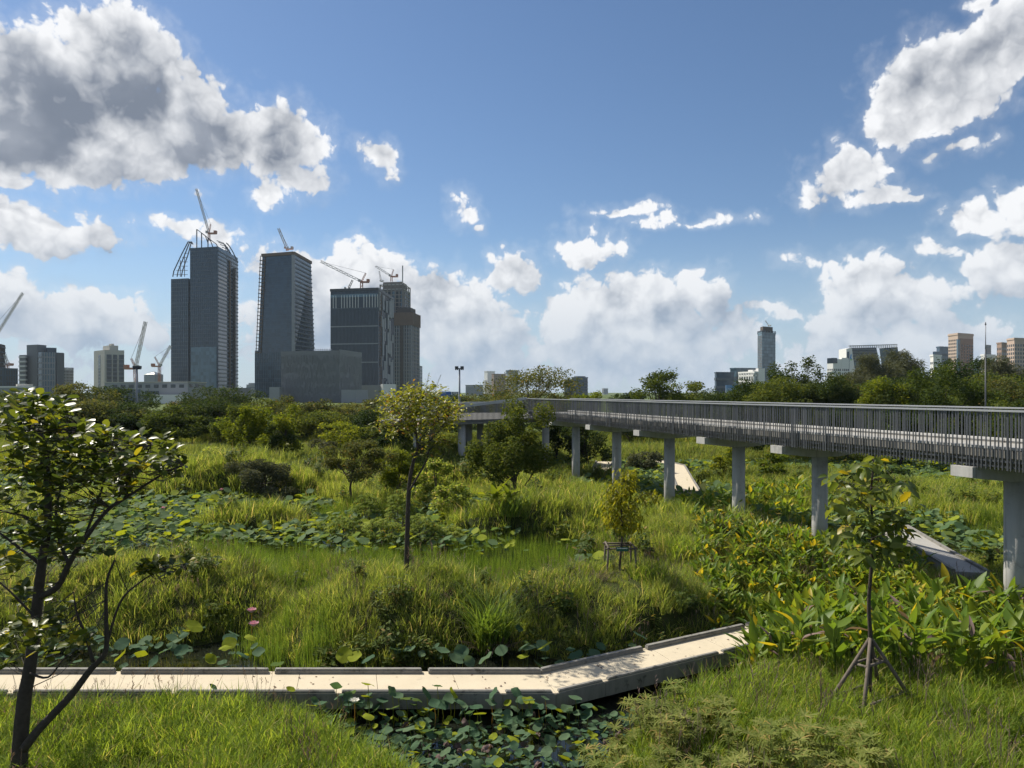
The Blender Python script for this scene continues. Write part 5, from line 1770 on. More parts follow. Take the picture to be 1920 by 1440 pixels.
# taller ones that stand up in front of the walkway and at the foot of the mounds
for px, py, r in ((630, 1286, .13), (690, 1283, .14), (735, 1296, .13), (688, 1306, .12), (762, 1310, .13), (800, 1300, .15), (545, 1292, .10), (820, 1286, .11), (850, 1300, .14), (925, 1299, .13), (968, 1297, .12), (400, 1288, .10)):
    p = at(px, py, 14.85)
    lotus_at(p.x, p.y, p.z, r, rs.uniform(.3, 1.0), rs.uniform(0, 6.28), rs.choice(lot_me), 'tall lotus leaf reaching above the edge of the walkway', 'tall lotus leaves in front of the walkway')
for px, py, Y, r in ((865, 1185, 17.2, .19), (830, 1190, 17.3, .19), (880, 1240, 16.8, .15), (645, 1210, 17.0, .20), (665, 1225, 16.9, .18), (690, 1235, 16.8, .17), (740, 1190, 17.4, .16), (1148, 1198, 18.6, .24), (1180, 1196, 18.7, .21), (1105, 1170, 18.8, .17), (1080, 1228, 17.4, .18), (1128, 1215, 18.0, .13), (940, 1190, 17.3, .16), (855, 1235, 16.9, .2), (910, 1230, 16.8, .2), (1010, 1245, 17.0, .14), (1290, 1150, 20.0, .22), (340, 1205, 17.3, .17), (310, 1207, 17.3, .17), (430, 1195, 17.8, .18), (470, 1180, 18.2, .17), (395, 1235, 16.9, .15), (225, 1228, 16.9, .16), (520, 1245, 16.8, .17), (455, 1225, 17.0, .16), (485, 1210, 17.2, .15)):
    p = at(px, py, Y)
    lotus_at(p.x, p.y, min(max(.1, p.z), .62), r, rs.uniform(.2, .9), rs.uniform(0, 6.28), rs.choice(lot_me), 'blue green lotus leaf at the foot of the mounds behind the walkway', 'lotus leaves at the foot of the mounds')
# flowers
def lotus_flower(px, py, Y, mat, label, s=.13, group=None):
    p = at(px, py, Y)
    o = thing('lotus_flower', label, 'flower', (p.x, p.y, -.05), group)
    lv, lf = leaf_shape(.62, .25, -.35)
    for ring, (n, el, k) in enumerate(((7, .35, 1.0), (6, .85, .9))):
        for i in range(n):
            a = 6.283 * i / n + ring * .4
            mb = MB(); mb.add(lv, lf)
            q = link('petal', lotus_flower.me[mat], o, (0, 0, p.z + .05)); q.scale = (s * k,) * 3
            q.rotation_euler = (0, -el, a)
    mb = MB(); mb.tube([(0, 0, 0), (0, 0, p.z + .05)], .008, 5); link('stem', mb.mesh('stem', M['sedge']), o)
lotus_flower.me = {}
for k in ('flower', 'flower_white'):
    lv, lf = leaf_shape(.62, .25, -.35); mb = MB(); mb.add(lv, lf); lotus_flower.me[k] = mb.mesh('petal', M[k])
lotus_flower(665, 1319, 14.4, 'flower_white', 'white open lotus flower below the edge of the walkway')
for px, py, Y in ((306, 955, 36.5), (362, 962, 38), (415, 920, 43), (472, 1149, 19.6), (476, 1175, 18.2), (555, 1015, 31)):
    lotus_flower(px, py, Y, 'flower', 'pink lotus flower standing among the lotus leaves', .17, 'pink lotus flowers')


# ------------------------------------------------------------------ broad-leaved marsh plants (arrow-shaped leaves on stalks)
def long_leaf(w, fold, droop):
    t = [0, .12, .3, .55, .8, 1.0]; wd = [.06, .6, 1.0, .9, .5, 0]
    v = [(0, 0, 0)]; f = []
    for i in range(1, 5):
        z = -droop * t[i] ** 2
        v += [(t[i], w * .5 * wd[i], z + fold * w * wd[i]), (t[i], 0, z), (t[i], -w * .5 * wd[i], z + fold * w * wd[i])]
    v.append((1, 0, -droop))
    f = [(0, 2, 1), (0, 3, 2)]
    for i in range(3):
        b = 1 + 3 * i
        f += [(b, b + 1, b + 4, b + 3), (b + 1, b + 2, b + 5, b + 4)]
    f += [(10, 11, 13), (11, 12, 13)]
    return v, f
th_leaf = []
for i, (w, fo, dr) in enumerate(((.34, .12, .10), (.30, .2, .22), (.38, .08, .05), (.28, .25, .35))):
    v, f = long_leaf(w, fo, dr); mb = MB(); mb.add(v, f); th_leaf.append(mb.mesh('leaf', M['thalia'], True))
v, f = long_leaf(.26, .35, .6); mb = MB(); mb.add(v, f); th_dead = mb.mesh('dead_leaf', M['straw'], True)
mbs = MB(); mbs.tube([(0, 0, 0), (0, 0, 1)], .008, 4); th_stem = mbs.mesh('stalk', M['reed'])
def marsh_plant(x, y, z, rs, label, group, n=11, hh=(.40, 1.10), ls=(.38, .68)):
    o = thing('marsh_plant', label, 'plant', (x, y, z), group)
    for i in range(n):
        a = rs.uniform(0, 6.283); h = rs.uniform(*hh); r = rs.uniform(.03, .22); up = rs.uniform(.35, 1.40)
        dead = i == n - 1
        if dead and rs.random() < .5:
            h *= .5; up = -.6
        p0 = Vector((r * math.cos(a) * .4, r * math.sin(a) * .4, 0)); p1 = Vector((r * math.cos(a), r * math.sin(a), h))
        s = link('stalk', th_stem, o, p0); s.rotation_euler = (p1 - p0).to_track_quat('Z', 'Y').to_euler(); s.scale = (1, 1, (p1 - p0).length)
        l = link('leaf', th_dead if dead else rs.choice(th_leaf), o, p1)
        q = rs.uniform(*ls); l.scale = (q, q, q); l.rotation_euler = (rs.uniform(-.5, .5), -up, a + rs.uniform(-.5, .5))
    return o
rs = random.Random(31)
TH = []
tries = 0
while len(TH) < 150 and tries < 6000:
    tries += 1
    px = rs.uniform(1400, 1960); py = rs.uniform(1105, 1262)
    top_lim = 1118 if px > 1500 else 1185
    if py < top_lim or (px < 1480 and py > 1235) :
        continue
    if px > 1450 and py > 1235 + (px - 1450) * .12:
        continue
    Y = (EYE - .9) * FPX / (py - HZ)
    x = (px - 960) / FPX * Y
    if path_dist(np.array([x]), np.array([Y]))[0] < .7 or any((x - a) ** 2 + (Y - b) ** 2 < .38 ** 2 for a, b in TH):
        continue
    TH.append((x, Y))
for k in range(10):
    u = 5.7 + .34 * k; s_ = .92 + .22 * (k % 3)
    TH.append((.78 + .875 * u + .484 * s_, 15.7 + .484 * u - .875 * s_))
for k in range(8):
    u = 7.75 + .28 * (k // 3); s_ = -.6 + .55 * (k % 3)
    TH.append((.78 + .875 * u - .484 * s_, 15.7 + .484 * u + .875 * s_))
for i, (x, y) in enumerate(sorted(TH, key=lambda q: q[1])):
    edge = path_dist(np.array([x]), np.array([y]))[0] < 1.6
    pyb = HZ + (EYE - .3) * FPX / y; pxb = 960 + x / y * FPX
    if edge:
        lab = 'leafy marsh plant crowding over the end of the walkway'; grp = 'marsh plants at the end of the walkway'
    elif abs(pxb - 1632) < 75 and pyb > 1235:
        lab = 'broad-leaved marsh plant directly behind the pole-propped young tree'; grp = 'marsh plants behind the young tree'
    elif pyb > 1262:
        lab = 'broad-leaved marsh plant in the front row along the lawn'; grp = 'marsh plants along the lawn'
    elif pyb < 1195:
        lab = 'broad-leaved marsh plant in the back of the bed close to the skywalk columns'; grp = 'marsh plants close to the skywalk columns'
    else:
        lab = 'tall broad-leaved marsh plant in the middle of the bed below the skywalk'; grp = 'marsh plants in the middle of the bed'
    marsh_plant(x, y, max(-.05, ground_z(x, y)), rs, lab, grp)
def thalia_clump(seed, n, hh, ls):
    rs = random.Random(seed); mb = MB()
    for i in range(n):
        a = rs.uniform(0, 6.283); h = rs.uniform(*hh); r = rs.uniform(.05, .3); up = rs.uniform(.1, 1.3)
        v, f = long_leaf(rs.uniform(.26, .38), rs.uniform(.08, .25), rs.uniform(.05, .35))
        R = np.array(Matrix.Rotation(a + rs.uniform(-.5, .5), 3, 'Z') @ Matrix.Rotation(-up, 3, 'Y') @ Matrix.Rotation(rs.uniform(-.5, .5), 3, 'X'))
        mb.add(np.array(v) * rs.uniform(*ls) @ R.T + np.array([r * math.cos(a), r * math.sin(a), h]), f)
        mb.tube([(0, 0, 0), (r * math.cos(a), r * math.sin(a), h)], .008, 3, False)
    return np.concatenate(mb.v), [tuple(q) for q in mb.f]
T_th = [thalia_clump(i, 10, (.3, .85), (.36, .60)) for i in range(5)]
x, y, h = spread_pts(4, 20, 17, 30, 7.0, lambda x, y, h: (x > 5.6 + .18 * (y - 20)) & (x < 9.5 + (y - 17) * .62) & (y > 19.6 - .0 * x) & (((960 + x / y * FPX) < 1480) | (y > 21.5)), hmin=-.4)
grow('marsh_plant_bed', 'yellow green mass of broad marsh leaves under the skywalk columns', 'plants', T_th, (x, y, np.maximum(h, 0)), M['thalia'], .50, .78, .1)
x, y, h = spread_pts(9, 30, 30, 52, 2.4, lambda x, y, h: (np.abs(960 + x / y * FPX - 1390) < 170) & (y > 33) & (y < 44) | (np.abs(960 + x / y * FPX - 1800) < 90) & (y > 24) & (y < 30), hmin=-.4)
grow('marsh_plant_bed', 'yellowish bed of broad marsh leaves beyond the skywalk', 'plants', T_th, (x, y, np.maximum(h, 0)), M['thalia'], .7, 1.1, .1)

# umbrella sedge along the right bank
def sedge(seed):
    rng = np.random.default_rng(seed); mb = MB()
    for i in range(7):
        a = rng.uniform(0, 6.28); h = rng.uniform(.3, .62); r = rng.uniform(.02, .22)
        top = (r * math.cos(a), r * math.sin(a), h)
        mb.tube([(r * .3 * math.cos(a), r * .3 * math.sin(a), 0), top], .005, 3, False)
        for k in range(13):
            b = 6.283 * k / 13 + rng.uniform(-.2, .2); L = rng.uniform(.13, .22); dz = rng.uniform(-.10, .06)
            d = np.array([math.cos(b), math.sin(b), 0]); w = np.array([-d[1], d[0], 0]) * .010; t0 = np.array(top)
            mb.add([t0 - w, t0 + w, t0 + d * L * .6 + w + [0, 0, .02], t0 + d * L * .6 - w + [0, 0, .02], t0 + d * L + [0, 0, dz]], [(0, 1, 2, 3), (3, 2, 4)])
    return np.concatenate(mb.v), [tuple(q) for q in mb.f]
T_sd = [sedge(i) for i in range(4)]
x, y, h = spread_pts(1.3, 7.0, 10.6, 14.8, 7.5, lambda x, y, h: (x < 3.3 + .8 * (13.2 - y)) | ((y < 12.4) & (x < 6)), hmin=-.35)
grow('umbrella_sedge', 'umbrella sedge with starry leaf heads on the near bank beside the pond', 'sedge', T_sd, (x, y, np.maximum(h, 0)), M['sedge'], .6, 1.35, .2)

# ------------------------------------------------------------------ trees
def leaf_quads(mb, pos, size, rng, up=0.35, shape='leaf', droop=0.0, asp=.5):
    n = len(pos)
    d = rand_dirs(n, -.9, .9, rng)
    d[:, 2] = d[:, 2] * .7 - droop
    R = frames(d, rng.normal(0, .9, n))
    s = size * rng.uniform(.6, 1.35, n)
    if shape == 'quad':
        v = [(0, 0, 0), (.5, asp / 2, .04), (1, 0, -.05), (.5, -asp / 2, .04)]
        mb.add_many(v, [(0, 3, 2, 1)], pos, R, s)
    elif shape == 'strip':
        v = [(0, -asp / 2, 0), (0, asp / 2, 0), (1, asp * .15, -.12), (1, -asp * .15, -.12)]
        mb.add_many(v, [(0, 3, 2, 1)], pos, R, s)
    else:
        v, f = leaf_shape(asp, .12, .12)
        mb.add_many(v, f, pos, R, s)


def crown_clumps(rng, c, rx, rz, n, lump=.25, inner=.45, flat=False):
    d = rand_dirs(n, -.75 if not flat else -.25, 1.0, rng)
    ph = rng.uniform(0, 6.28, 4)
    w = 1 + lump * (np.sin(2.3 * d[:, 0] + 3 * d[:, 2] + ph[0]) * .5 + np.sin(4.1 * d[:, 1] - 2.2 * d[:, 0] + ph[1]) * .35 + np.sin(5.3 * d[:, 2] + 3.3 * d[:, 1] + ph[2]) * .3)
    r = (inner + (1 - inner) * rng.uniform(0, 1, n) ** .6) * w
    return np.array(c) + d * r[:, None] * np.array([rx, rx, rz])


def make_tree(name, label, px, top, width, Y, mat='leaf_mid', kind='round', group=None, base_y=None, x=None, seed=None, trunk='bark', clear=.12, leaf=None, dens=1.0, cat='tree', zoff=None):
    rng = np.random.default_rng(int(px * 13 + top * 7 + Y) if seed is None else seed)
    X = (px - 960) / FPX * Y
    gz = ground_z(X, Y) if zoff is None else zoff
    zt = zof(top, Y)
    H = max(1.0, zt - gz)
    R = width / 2 / FPX * Y
    o = thing(name, label, cat, (X, Y, gz), group)
    hc = H * (1 - clear)                     # crown height
    c = (X, Y, gz + H - hc / 2)
    s = leaf or (.07 + .0024 * Y)
    asp = .55
    shape = 'quad' if Y > 50 else 'leaf'
    area = math.pi * R * hc / 2
    N = int(min(16000, dens * 5.6 * area / (.5 * asp * s * s * 1.15)))
    nc = int(np.clip(14 + 5 * R * hc / 6, 14, 60))
    if kind == 'flat':
        cl = crown_clumps(rng, (c[0], c[1], gz + H * .62), R, H * .36, nc, .2, .5, True)
        sg = np.array([.24 * R, .24 * R, .055 * H])
    elif kind == 'feather':
        cl = crown_clumps(rng, c, R * .85, hc / 2, int(nc * 1.3), .35, .35)
        sg = np.array([.15 * R, .15 * R, .06 * H]); asp = .16; shape = 'strip'; s *= 1.9; N = int(N * .9)
    elif kind == 'open':
        cl = crown_clumps(rng, (c[0], c[1], c[2] + hc * .08), R, hc / 2 * .9, int(nc * 1.2), .3, .55)
        sg = np.array([.13 * R, .13 * R, .05 * H]); N = int(N * .55)
    elif kind == 'cone':
        t_ = rng.uniform(0, 1, nc) ** .8
        a = rng.uniform(0, 6.28, nc); rr = R * (1 - t_ * .85) * rng.uniform(.5, 1.0, nc)
        cl = np.stack([X + rr * np.cos(a), Y + rr * np.sin(a), gz + H * clear + hc * .06 + t_ * hc * .9], 1)
        sg = np.array([.20 * R, .20 * R, .055 * H])
    else:
        cl = crown_clumps(rng, c, R * .98, hc / 2 * .98, int(nc * 1.15), .5, .38)
        sg = np.array([.17 * R, .17 * R, .062 * H])
    k = rng.integers(0, len(cl), N)
    off = rng.normal(0, 1, (N, 3))
    off /= np.maximum(1, np.linalg.norm(off, axis=1, keepdims=True) / 1.7)
    pos = cl[k] + off * sg
    pos[:, 2] = np.minimum(pos[:, 2], zt + rng.normal(0, .04 * H, N))
    pos[:, 2] = np.maximum(pos[:, 2], gz + .1)
    mb = MB()
    leaf_quads(mb, pos, s, rng, shape=shape, droop=.5 if kind == 'feather' else .1, asp=asp)
    part('crown', mb, M[mat], o, kind='stuff')
    # trunk and limbs
    tr = MB()
    r0 = np.clip(H * .022, .05, .35)
    fork = Vector((X + rng.normal(0, .03) * H, Y, gz + H * max(.12, clear * .9)))
    top_ = Vector((X + rng.normal(0, .05) * H, Y, gz + H * .78))
    tr.tube([(X, Y, gz - .2), tuple(Vector((X, Y, gz)).lerp(fork, .55)), tuple(fork), tuple(fork.lerp(top_, .5)), tuple(top_)], [r0 * 1.25, r0, r0 * .85, r0 * .5, r0 * .15], 7)
    for q in cl[rng.permutation(len(cl))[:14 if kind != 'open' else 26]]:
        q = Vector(q); st = fork.lerp(top_, rng.uniform(0, .6)); md = st.lerp(q, .5) + Vector((0, 0, -.06 * H * rng.uniform(0, 1)))
        tr.tube([tuple(st), tuple(md), tuple(q)], [r0 * .38, r0 * .25, r0 * .07], 4, False)
    part('trunk', tr, M[trunk], o)
    return o


TL = 'trees of the far tree line'
far_label = {'leaf_dark': 'dense dark green tree in the far tree line', 'leaf_mid': 'mid green bushy tree in the far tree line', 'leaf_olive': 'olive brown loose-crowned tree in the far tree line', 'leaf_bright': 'fresh light green tree in the far tree line'}
# the line of trees in front of the city, left to right
for px, top, w, Y, mat, kind, label in (
    (150, 722, 95, 105, 'leaf_olive', 'open', 'pale airy tree in front of the stepped grey offices'),
    (200, 727, 120, 112, 'leaf_mid', 'round', None), (95, 745, 120, 100, 'leaf_mid', 'round', None), (25, 750, 130, 96, 'leaf_dark', 'round', None),
    (196, 751, 110, 84, 'leaf_olive', 'flat', 'dark layered tree with golden tips left of the floodlight mast'),
    (270, 752, 110, 95, 'leaf_mid', 'round', None), (318, 765, 90, 82, 'leaf_dark', 'round', 'low dark bushy tree in front of the pale podium'),
    (398, 726, 118, 100, 'leaf_mid', 'round', 'large rounded tree at the foot of the tallest tower'), (350, 755, 90, 104, 'leaf_olive', 'round', None), (450, 748, 90, 108, 'leaf_olive', 'round', None),
    (574, 741, 88, 92, 'leaf_olive', 'round', 'olive tree with a bare trunk in front of the grey strip-clad hall'),
    (525, 752, 90, 110, 'leaf_mid', 'round', None), (640, 762, 80, 106, 'leaf_olive', 'open', 'thin brownish tree right of the olive tree'), (690, 752, 100, 112, 'leaf_olive', 'round', None),
    (705, 772, 80, 88, 'leaf_dark', 'round', None), (662, 776, 76, 92, 'leaf_mid', 'round', None), (745, 755, 90, 104, 'leaf_mid', 'round', None), (760, 785, 90, 82, 'leaf_dark', 'round', None),
    (840, 738, 70, 120, 'leaf_mid', 'round', None), (890, 741, 80, 125, 'leaf_olive', 'round', None), (940, 735, 60, 130, 'leaf_mid', 'round', None),
    (1000, 690, 150, 100, 'leaf_olive', 'open', 'wide olive tree with bare limbs rising above the skywalk corner'),
    (1060, 738, 60, 118, 'leaf_olive', 'round', None), (1098, 734, 46, 84, 'leaf_bright', 'round', 'small bright treetop just above the skywalk rail'), (1180, 735, 70, 130, 'leaf_mid', 'round', None),
    (1235, 702, 92, 96, 'leaf_mid', 'open', 'grey green airy tree above the middle of the skywalk'), (1285, 722, 90, 104, 'leaf_mid', 'round', None), (1340, 722, 95, 90, 'leaf_dark', 'round', 'low dark round treetop left of the billboard'),
    (1415, 722, 60, 112, 'leaf_mid', 'round', None), (1440, 700, 110, 80, 'leaf_dark', 'round', 'dark dense tree in front of the slim glass tower'), (1492, 672, 78, 84, 'leaf_dark', 'open', 'tall dark tree with a ragged top right of the slim glass tower'),
    (1540, 702, 100, 78, 'leaf_mid', 'round', None), (1600, 712, 90, 84, 'leaf_olive', 'round', None),
    (1640, 672, 105, 112, 'leaf_grey', 'feather', 'feathery grey green tree in front of the raked glass office'), (1697, 655, 70, 118, 'leaf_grey', 'feather', 'slender feathery tree right of the raked glass office'), (1600, 690, 60, 116, 'leaf_grey', 'feather', 'small feathery tree left of the raked glass office'),
    (1655, 706, 96, 72, 'leaf_bright', 'round', 'lighter green rounded tree behind the skywalk rail'),
    (1715, 700, 130, 88, 'leaf_dark', 'flat', 'broad dark tree with layered foliage right of the feathery trees'), (1765, 692, 110, 68, 'leaf_mid', 'round', 'large leafy tree in front of the tan tower'), (1790, 680, 120, 100, 'leaf_dark', 'round', None),
    (1820, 716, 90, 80, 'leaf_mid', 'round', None), (1865, 712, 100, 78, 'leaf_olive', 'round', None), (1890, 662, 90, 96, 'leaf_grey', 'feather', 'feathery tree in front of the pinkish grid tower'), (1915, 700, 130, 84, 'leaf_mid', 'round', None), (1850, 700, 100, 110, 'leaf_dark', 'flat', None),
    (1960, 690, 130, 90, 'leaf_dark', 'round', None), (-40, 735, 140, 100, 'leaf_mid', 'round', None),
):
    if mat == 'leaf_mid' and kind == 'round' and int(px) % 2 == 0:
        mat = 'leaf_dark'
    make_tree('tree', label or far_label[mat], px, top, w * 1.2, Y, mat, kind, None if label else TL, dens=1.35)
for px, top, w, Y, mat, label in ((238, 758, 120, 84, 'leaf_dark', 'broad dark tree between the layered tree and the low dark bushy tree'), (330, 762, 105, 80, 'leaf_mid', 'full green tree beside the low dark bushy tree'), (412, 738, 130, 86, 'leaf_dark', 'tall full dark tree before the foot of the tallest tower'),
                                 (600, 758, 100, 84, 'leaf_mid', 'round green tree right of the olive tree with a bare trunk'), (120, 760, 130, 82, 'leaf_dark', 'dark spreading tree behind the crown of the broad-leaved tree'), (720, 768, 100, 80, 'leaf_dark', 'dark full tree behind the slim tree'), (455, 762, 80, 78, 'leaf_mid', 'green tree just behind the yellow green shrub tree')):
    make_tree('tree', label, px, top, w * 1.1, Y, mat, 'round', None, clear=.03, dens=1.5)
# shrubs that close the gaps below the tree line
rs = random.Random(77)
for k in range(34):
    px = -30 + k * 29 + rs.uniform(-10, 10) if k < 30 else rs.uniform(1000, 1200)
    Yk = rs.uniform(88, 118)
    mat = rs.choice(['leaf_mid', 'leaf_dark', 'leaf_olive', 'leaf_dark'])
    make_tree('shrub', {'leaf_mid': 'mid green shrub at the foot of the far tree line', 'leaf_dark': 'dark shrub at the foot of the far tree line', 'leaf_olive': 'brownish shrub at the foot of the far tree line'}[mat], px, rs.uniform(776, 798), rs.uniform(60, 110), Yk, mat, 'round', 'shrubs at the foot of the far tree line', clear=.02, cat='shrub')
for k in range(17):
    px = 1385 + k * 36 + rs.uniform(-12, 12); mat = rs.choice(['leaf_mid', 'leaf_dark', 'leaf_dark', 'leaf_dark', 'leaf_bright'])
    make_tree('tree', {'leaf_mid': 'mid green tree in the grove behind the skywalk rail', 'leaf_dark': 'dark tree in the grove behind the skywalk rail', 'leaf_bright': 'light green tree in the grove behind the skywalk rail'}[mat], px, rs.uniform(708, 748), rs.uniform(70, 120), rs.uniform(66, 96), mat, rs.choice(['round', 'round', 'flat', 'open']), 'trees of the grove behind the skywalk rail', clear=.04)
# trees seen below and behind the skywalk deck
UB = 'trees standing on the lawn behind the skywalk'
for px, top, w, Y, mat, kind in ((1290, 775, 110, 82, 'leaf_mid', 'round'), (1360, 770, 90, 88, 'leaf_dark', 'round'), (1420, 772, 120, 74, 'leaf_mid', 'round'), (1180, 772, 90, 84, 'leaf_dark', 'round'),
                                 (1500, 768, 110, 70, 'leaf_mid', 'round'), (1590, 770, 120, 66, 'leaf_dark', 'round'), (1690, 765, 130, 62, 'leaf_dark', 'round'), (1780, 760, 120, 66, 'leaf_mid', 'round'), (1880, 755, 140, 62, 'leaf_mid', 'round'),
                                 (940, 775, 80, 86, 'leaf_mid', 'round'), (860, 780, 90, 90, 'leaf_dark', 'round'), (1240, 785, 70, 96, 'leaf_mid', 'round'), (1455, 760, 100, 92, 'leaf_dark', 'round'), (1930, 740, 120, 56, 'leaf_dark', 'round')):
    make_tree('tree', {'leaf_mid': 'mid green tree on the lawn behind the skywalk', 'leaf_dark': 'shadowy dark tree on the lawn behind the skywalk'}[mat], px, top, w, Y, mat, kind, UB, clear=.18)
make_tree('tree', 'dark bushy tree under the skywalk behind the fourth column from the landing', 1100, 772, 88, 63, 'leaf_dark', 'round', clear=.05)
make_tree('tree', 'dark shadowed tree under the skywalk beside the round green tree', 1045, 790, 60, 66, 'leaf_dark', 'round', clear=.05)
# shrubs and small trees in the middle distance
make_tree('tree', 'bright yellow green shrub tree on the far grassy hill', 468, 752, 92, 60, 'leaf_bright', 'round', clear=.08)
make_tree('tree', 'bright green upright tree right of the yellow green shrub tree', 530, 762, 66, 58, 'leaf_bright', 'round', clear=.06)
make_tree('shrub', 'dark rounded shrub beneath the bright green upright tree', 522, 800, 56, 57, 'leaf_dark', 'round', clear=.04, cat='shrub')
make_tree('shrub', 'low grey green shrub on the hill left of the lotus pond', 500, 852, 110, 43.5, 'leaf_grey', 'round', clear=.05, leaf=.12, cat='shrub')
make_tree('shrub', 'loose many-stemmed shrub with a spreading crown behind the lotus pond', 660, 832, 135, 39.5, 'leaf_olive', 'open', clear=.30, leaf=.13, cat='shrub', dens=1.5)
make_tree('shrub', 'light green shrub right of the many-stemmed shrub', 745, 832, 90, 43, 'leaf_bright', 'round', clear=.10, leaf=.13, cat='shrub')
make_tree('shrub', 'fine-leaved green shrub on the slope by the skywalk landing', 815, 868, 80, 40, 'grass_mound', 'round', clear=.03, leaf=.14, cat='shrub')
make_tree('shrub', 'fine-leaved bright shrub next to the skywalk landing columns', 850, 905, 70, 36, 'grass_mound', 'round', clear=.03, leaf=.13, cat='shrub')
make_tree('shrub', 'round bright shrub on the meadow in front of the brown trees', 640, 795, 100, 74, 'leaf_bright', 'round', clear=.05, cat='shrub')
make_tree('shrub', 'dark clipped shrub left of the thin tree on the meadow', 690, 798, 44, 72, 'leaf_mid', 'round', clear=.05, cat='shrub')
make_tree('shrub', 'dark glossy shrub behind the thin tree', 735, 800, 80, 68, 'leaf_dark', 'round', clear=.05, cat='shrub')
make_tree('shrub', 'pale tufted shrub at the edge of the far meadow', 605, 822, 60, 66, 'leaf_grey', 'round', clear=.05, cat='shrub')
make_tree('shrub', 'grey green shrub beside the far walkway', 1208, 838, 62, 58, 'leaf_grey', 'round', clear=.05, cat='shrub')
make_tree('shrub', 'yellow green round shrub behind the third skywalk column', 1358, 838, 56, 52, 'leaf_bright', 'round', clear=.05, cat='shrub')
make_tree('shrub', 'small yellow green shrub behind the second skywalk column', 1450, 850, 60, 50, 'leaf_bright', 'round', clear=.05, cat='shrub')
make_tree('shrub', 'dark low shrub under the right end of the skywalk', 1640, 880, 110, 46, 'leaf_dark', 'round', clear=.04, cat='shrub')
make_tree('shrub', 'low shrub on the far bank under the skywalk', 1560, 905, 70, 44, 'leaf_mid', 'round', clear=.04, cat='shrub')
make_tree('shrub', 'rounded bush on the hill behind the broad-leaved tree', 396, 835, 52, 52, 'grass_mound', 'round', clear=.03, cat='shrub')
make_tree('tree', 'round dark green tree with a short trunk in front of the skywalk corner', 970, 746, 142, 40.0, 'leaf_mid', 'round', clear=.20, leaf=.15, seed=8, dens=1.2)


# pale palmate shrubs near the lotus pond
def cassava(px, py, Y, w, h, label):
    p = at(px, py, Y); gz = ground_z(p.x, p.y); rng = np.random.default_rng(int(px))
    o = thing('leafy_shrub', label, 'shrub', (p.x, p.y, max(gz, 0)), 'pale palmate shrubs by the lotus pond')
    mb = MB(); st = MB()
    v, f = leaf_shape(.30, .08, .30)
    n = int(46 * w * h)
    a = rng.uniform(0, 6.28, n); rr = w / 2 * np.sqrt(rng.uniform(0, 1, n)); z = h * (1 - .55 * (rr / (w / 2)) ** 2) * rng.uniform(.72, 1.02, n)
    for i in range(n):
        c = np.array([p.x + rr[i] * math.cos(a[i]), p.y + rr[i] * math.sin(a[i]), max(gz, 0) + z[i]])
        k = 7
        az = rng.uniform(0, 6.28) + np.arange(k) * 6.283 / k
        d = np.stack([np.cos(az), np.sin(az), np.full(k, -.22) + rng.normal(0, .1, k)], 1)
        mb.add_many(v, f, np.repeat(c[None], k, 0), frames(d), rng.uniform(.13, .22) * np.ones(k))
        if i % 6 == 0:
            st.tube([(p.x, p.y, max(gz, 0) - .1), tuple(c * [.5, .5, .45] + np.array([p.x, p.y, max(gz, 0)]) * [.5, .5, .55]), tuple(c)], [.018, .012, .005], 4, False)
    part('foliage', mb, M['cassava'], o, kind='stuff'); part('stem', st, M['bark_pale'], o)
PS = 'pale palmate shrub with hand-shaped leaves beside the lotus pond'
for px, py, Y, w, h, lb in ((650, 1000, 31.5, 2.2, 1.5, 'in the middle of its row'), (715, 1010, 31, 2.6, 1.45, 'the widest of its row left of the slim trunk'), (790, 985, 31, 2.0, 1.7, 'seen just behind the slim trunk'), (690, 940, 35, 1.9, 2.0, 'below the many-stemmed shrub'), (750, 930, 33, 1.6, 2.5, 'the tallest and narrowest of its row'),
                            (840, 1000, 31.5, 1.8, 1.1, 'low, at the skywalk end of its row'), (600, 985, 33, 1.5, 1.0, 'the smallest, at the lotus pond end of its row')):
    cassava(px, py, Y, w, h, 'pale hand-leaved shrub ' + lb)


# ------------------------------------------------------------------ hero trees, traced limb by limb
def limb(mb, pts, Y, r0, r1, sides=9, wave=0.0, seed=0):
    """pts: (px, py[, extra depth]) -> tube; smooth it a little"""
    P = [at(p[0], p[1], Y + (p[2] if len(p) > 2 else 0)) for p in pts]
    Q = []
    for i in range(len(P) - 1):
        p0, p1, p2, p3 = P[max(0, i - 1)], P[i], P[i + 1], P[min(len(P) - 1, i + 2)]
        for k in range(4):
            t = k / 4
            Q.append(.5 * ((2 * p1) + (p2 - p0) * t + (2 * p0 - 5 * p1 + 4 * p2 - p3) * t * t + (3 * p1 - p0 - 3 * p2 + p3) * t ** 3))
    Q.append(P[-1])
    n = len(Q)
    mb.tube([tuple(q) for q in Q], [r0 + (r1 - r0) * i / (n - 1) for i in range(n)], sides)
    return Q


def spray(tips, base_nodes, rng, st, r=.012, reach=1.4):
    """twigs from the nearest limb node to each tip"""
    B = np.array([tuple(b) for b in base_nodes])
    for t in tips:
        d = np.linalg.norm(B - t, axis=1) + .5 * np.maximum(0, B[:, 2] - t[2])
        b = B[np.argmin(d)]
        m = (b + t) / 2 + rng.normal(0, .05, 3) + np.array([0, 0, -.06])
        st.tube([tuple(b), tuple(m), tuple(t)], [r, r * .7, r * .35], 4, False)


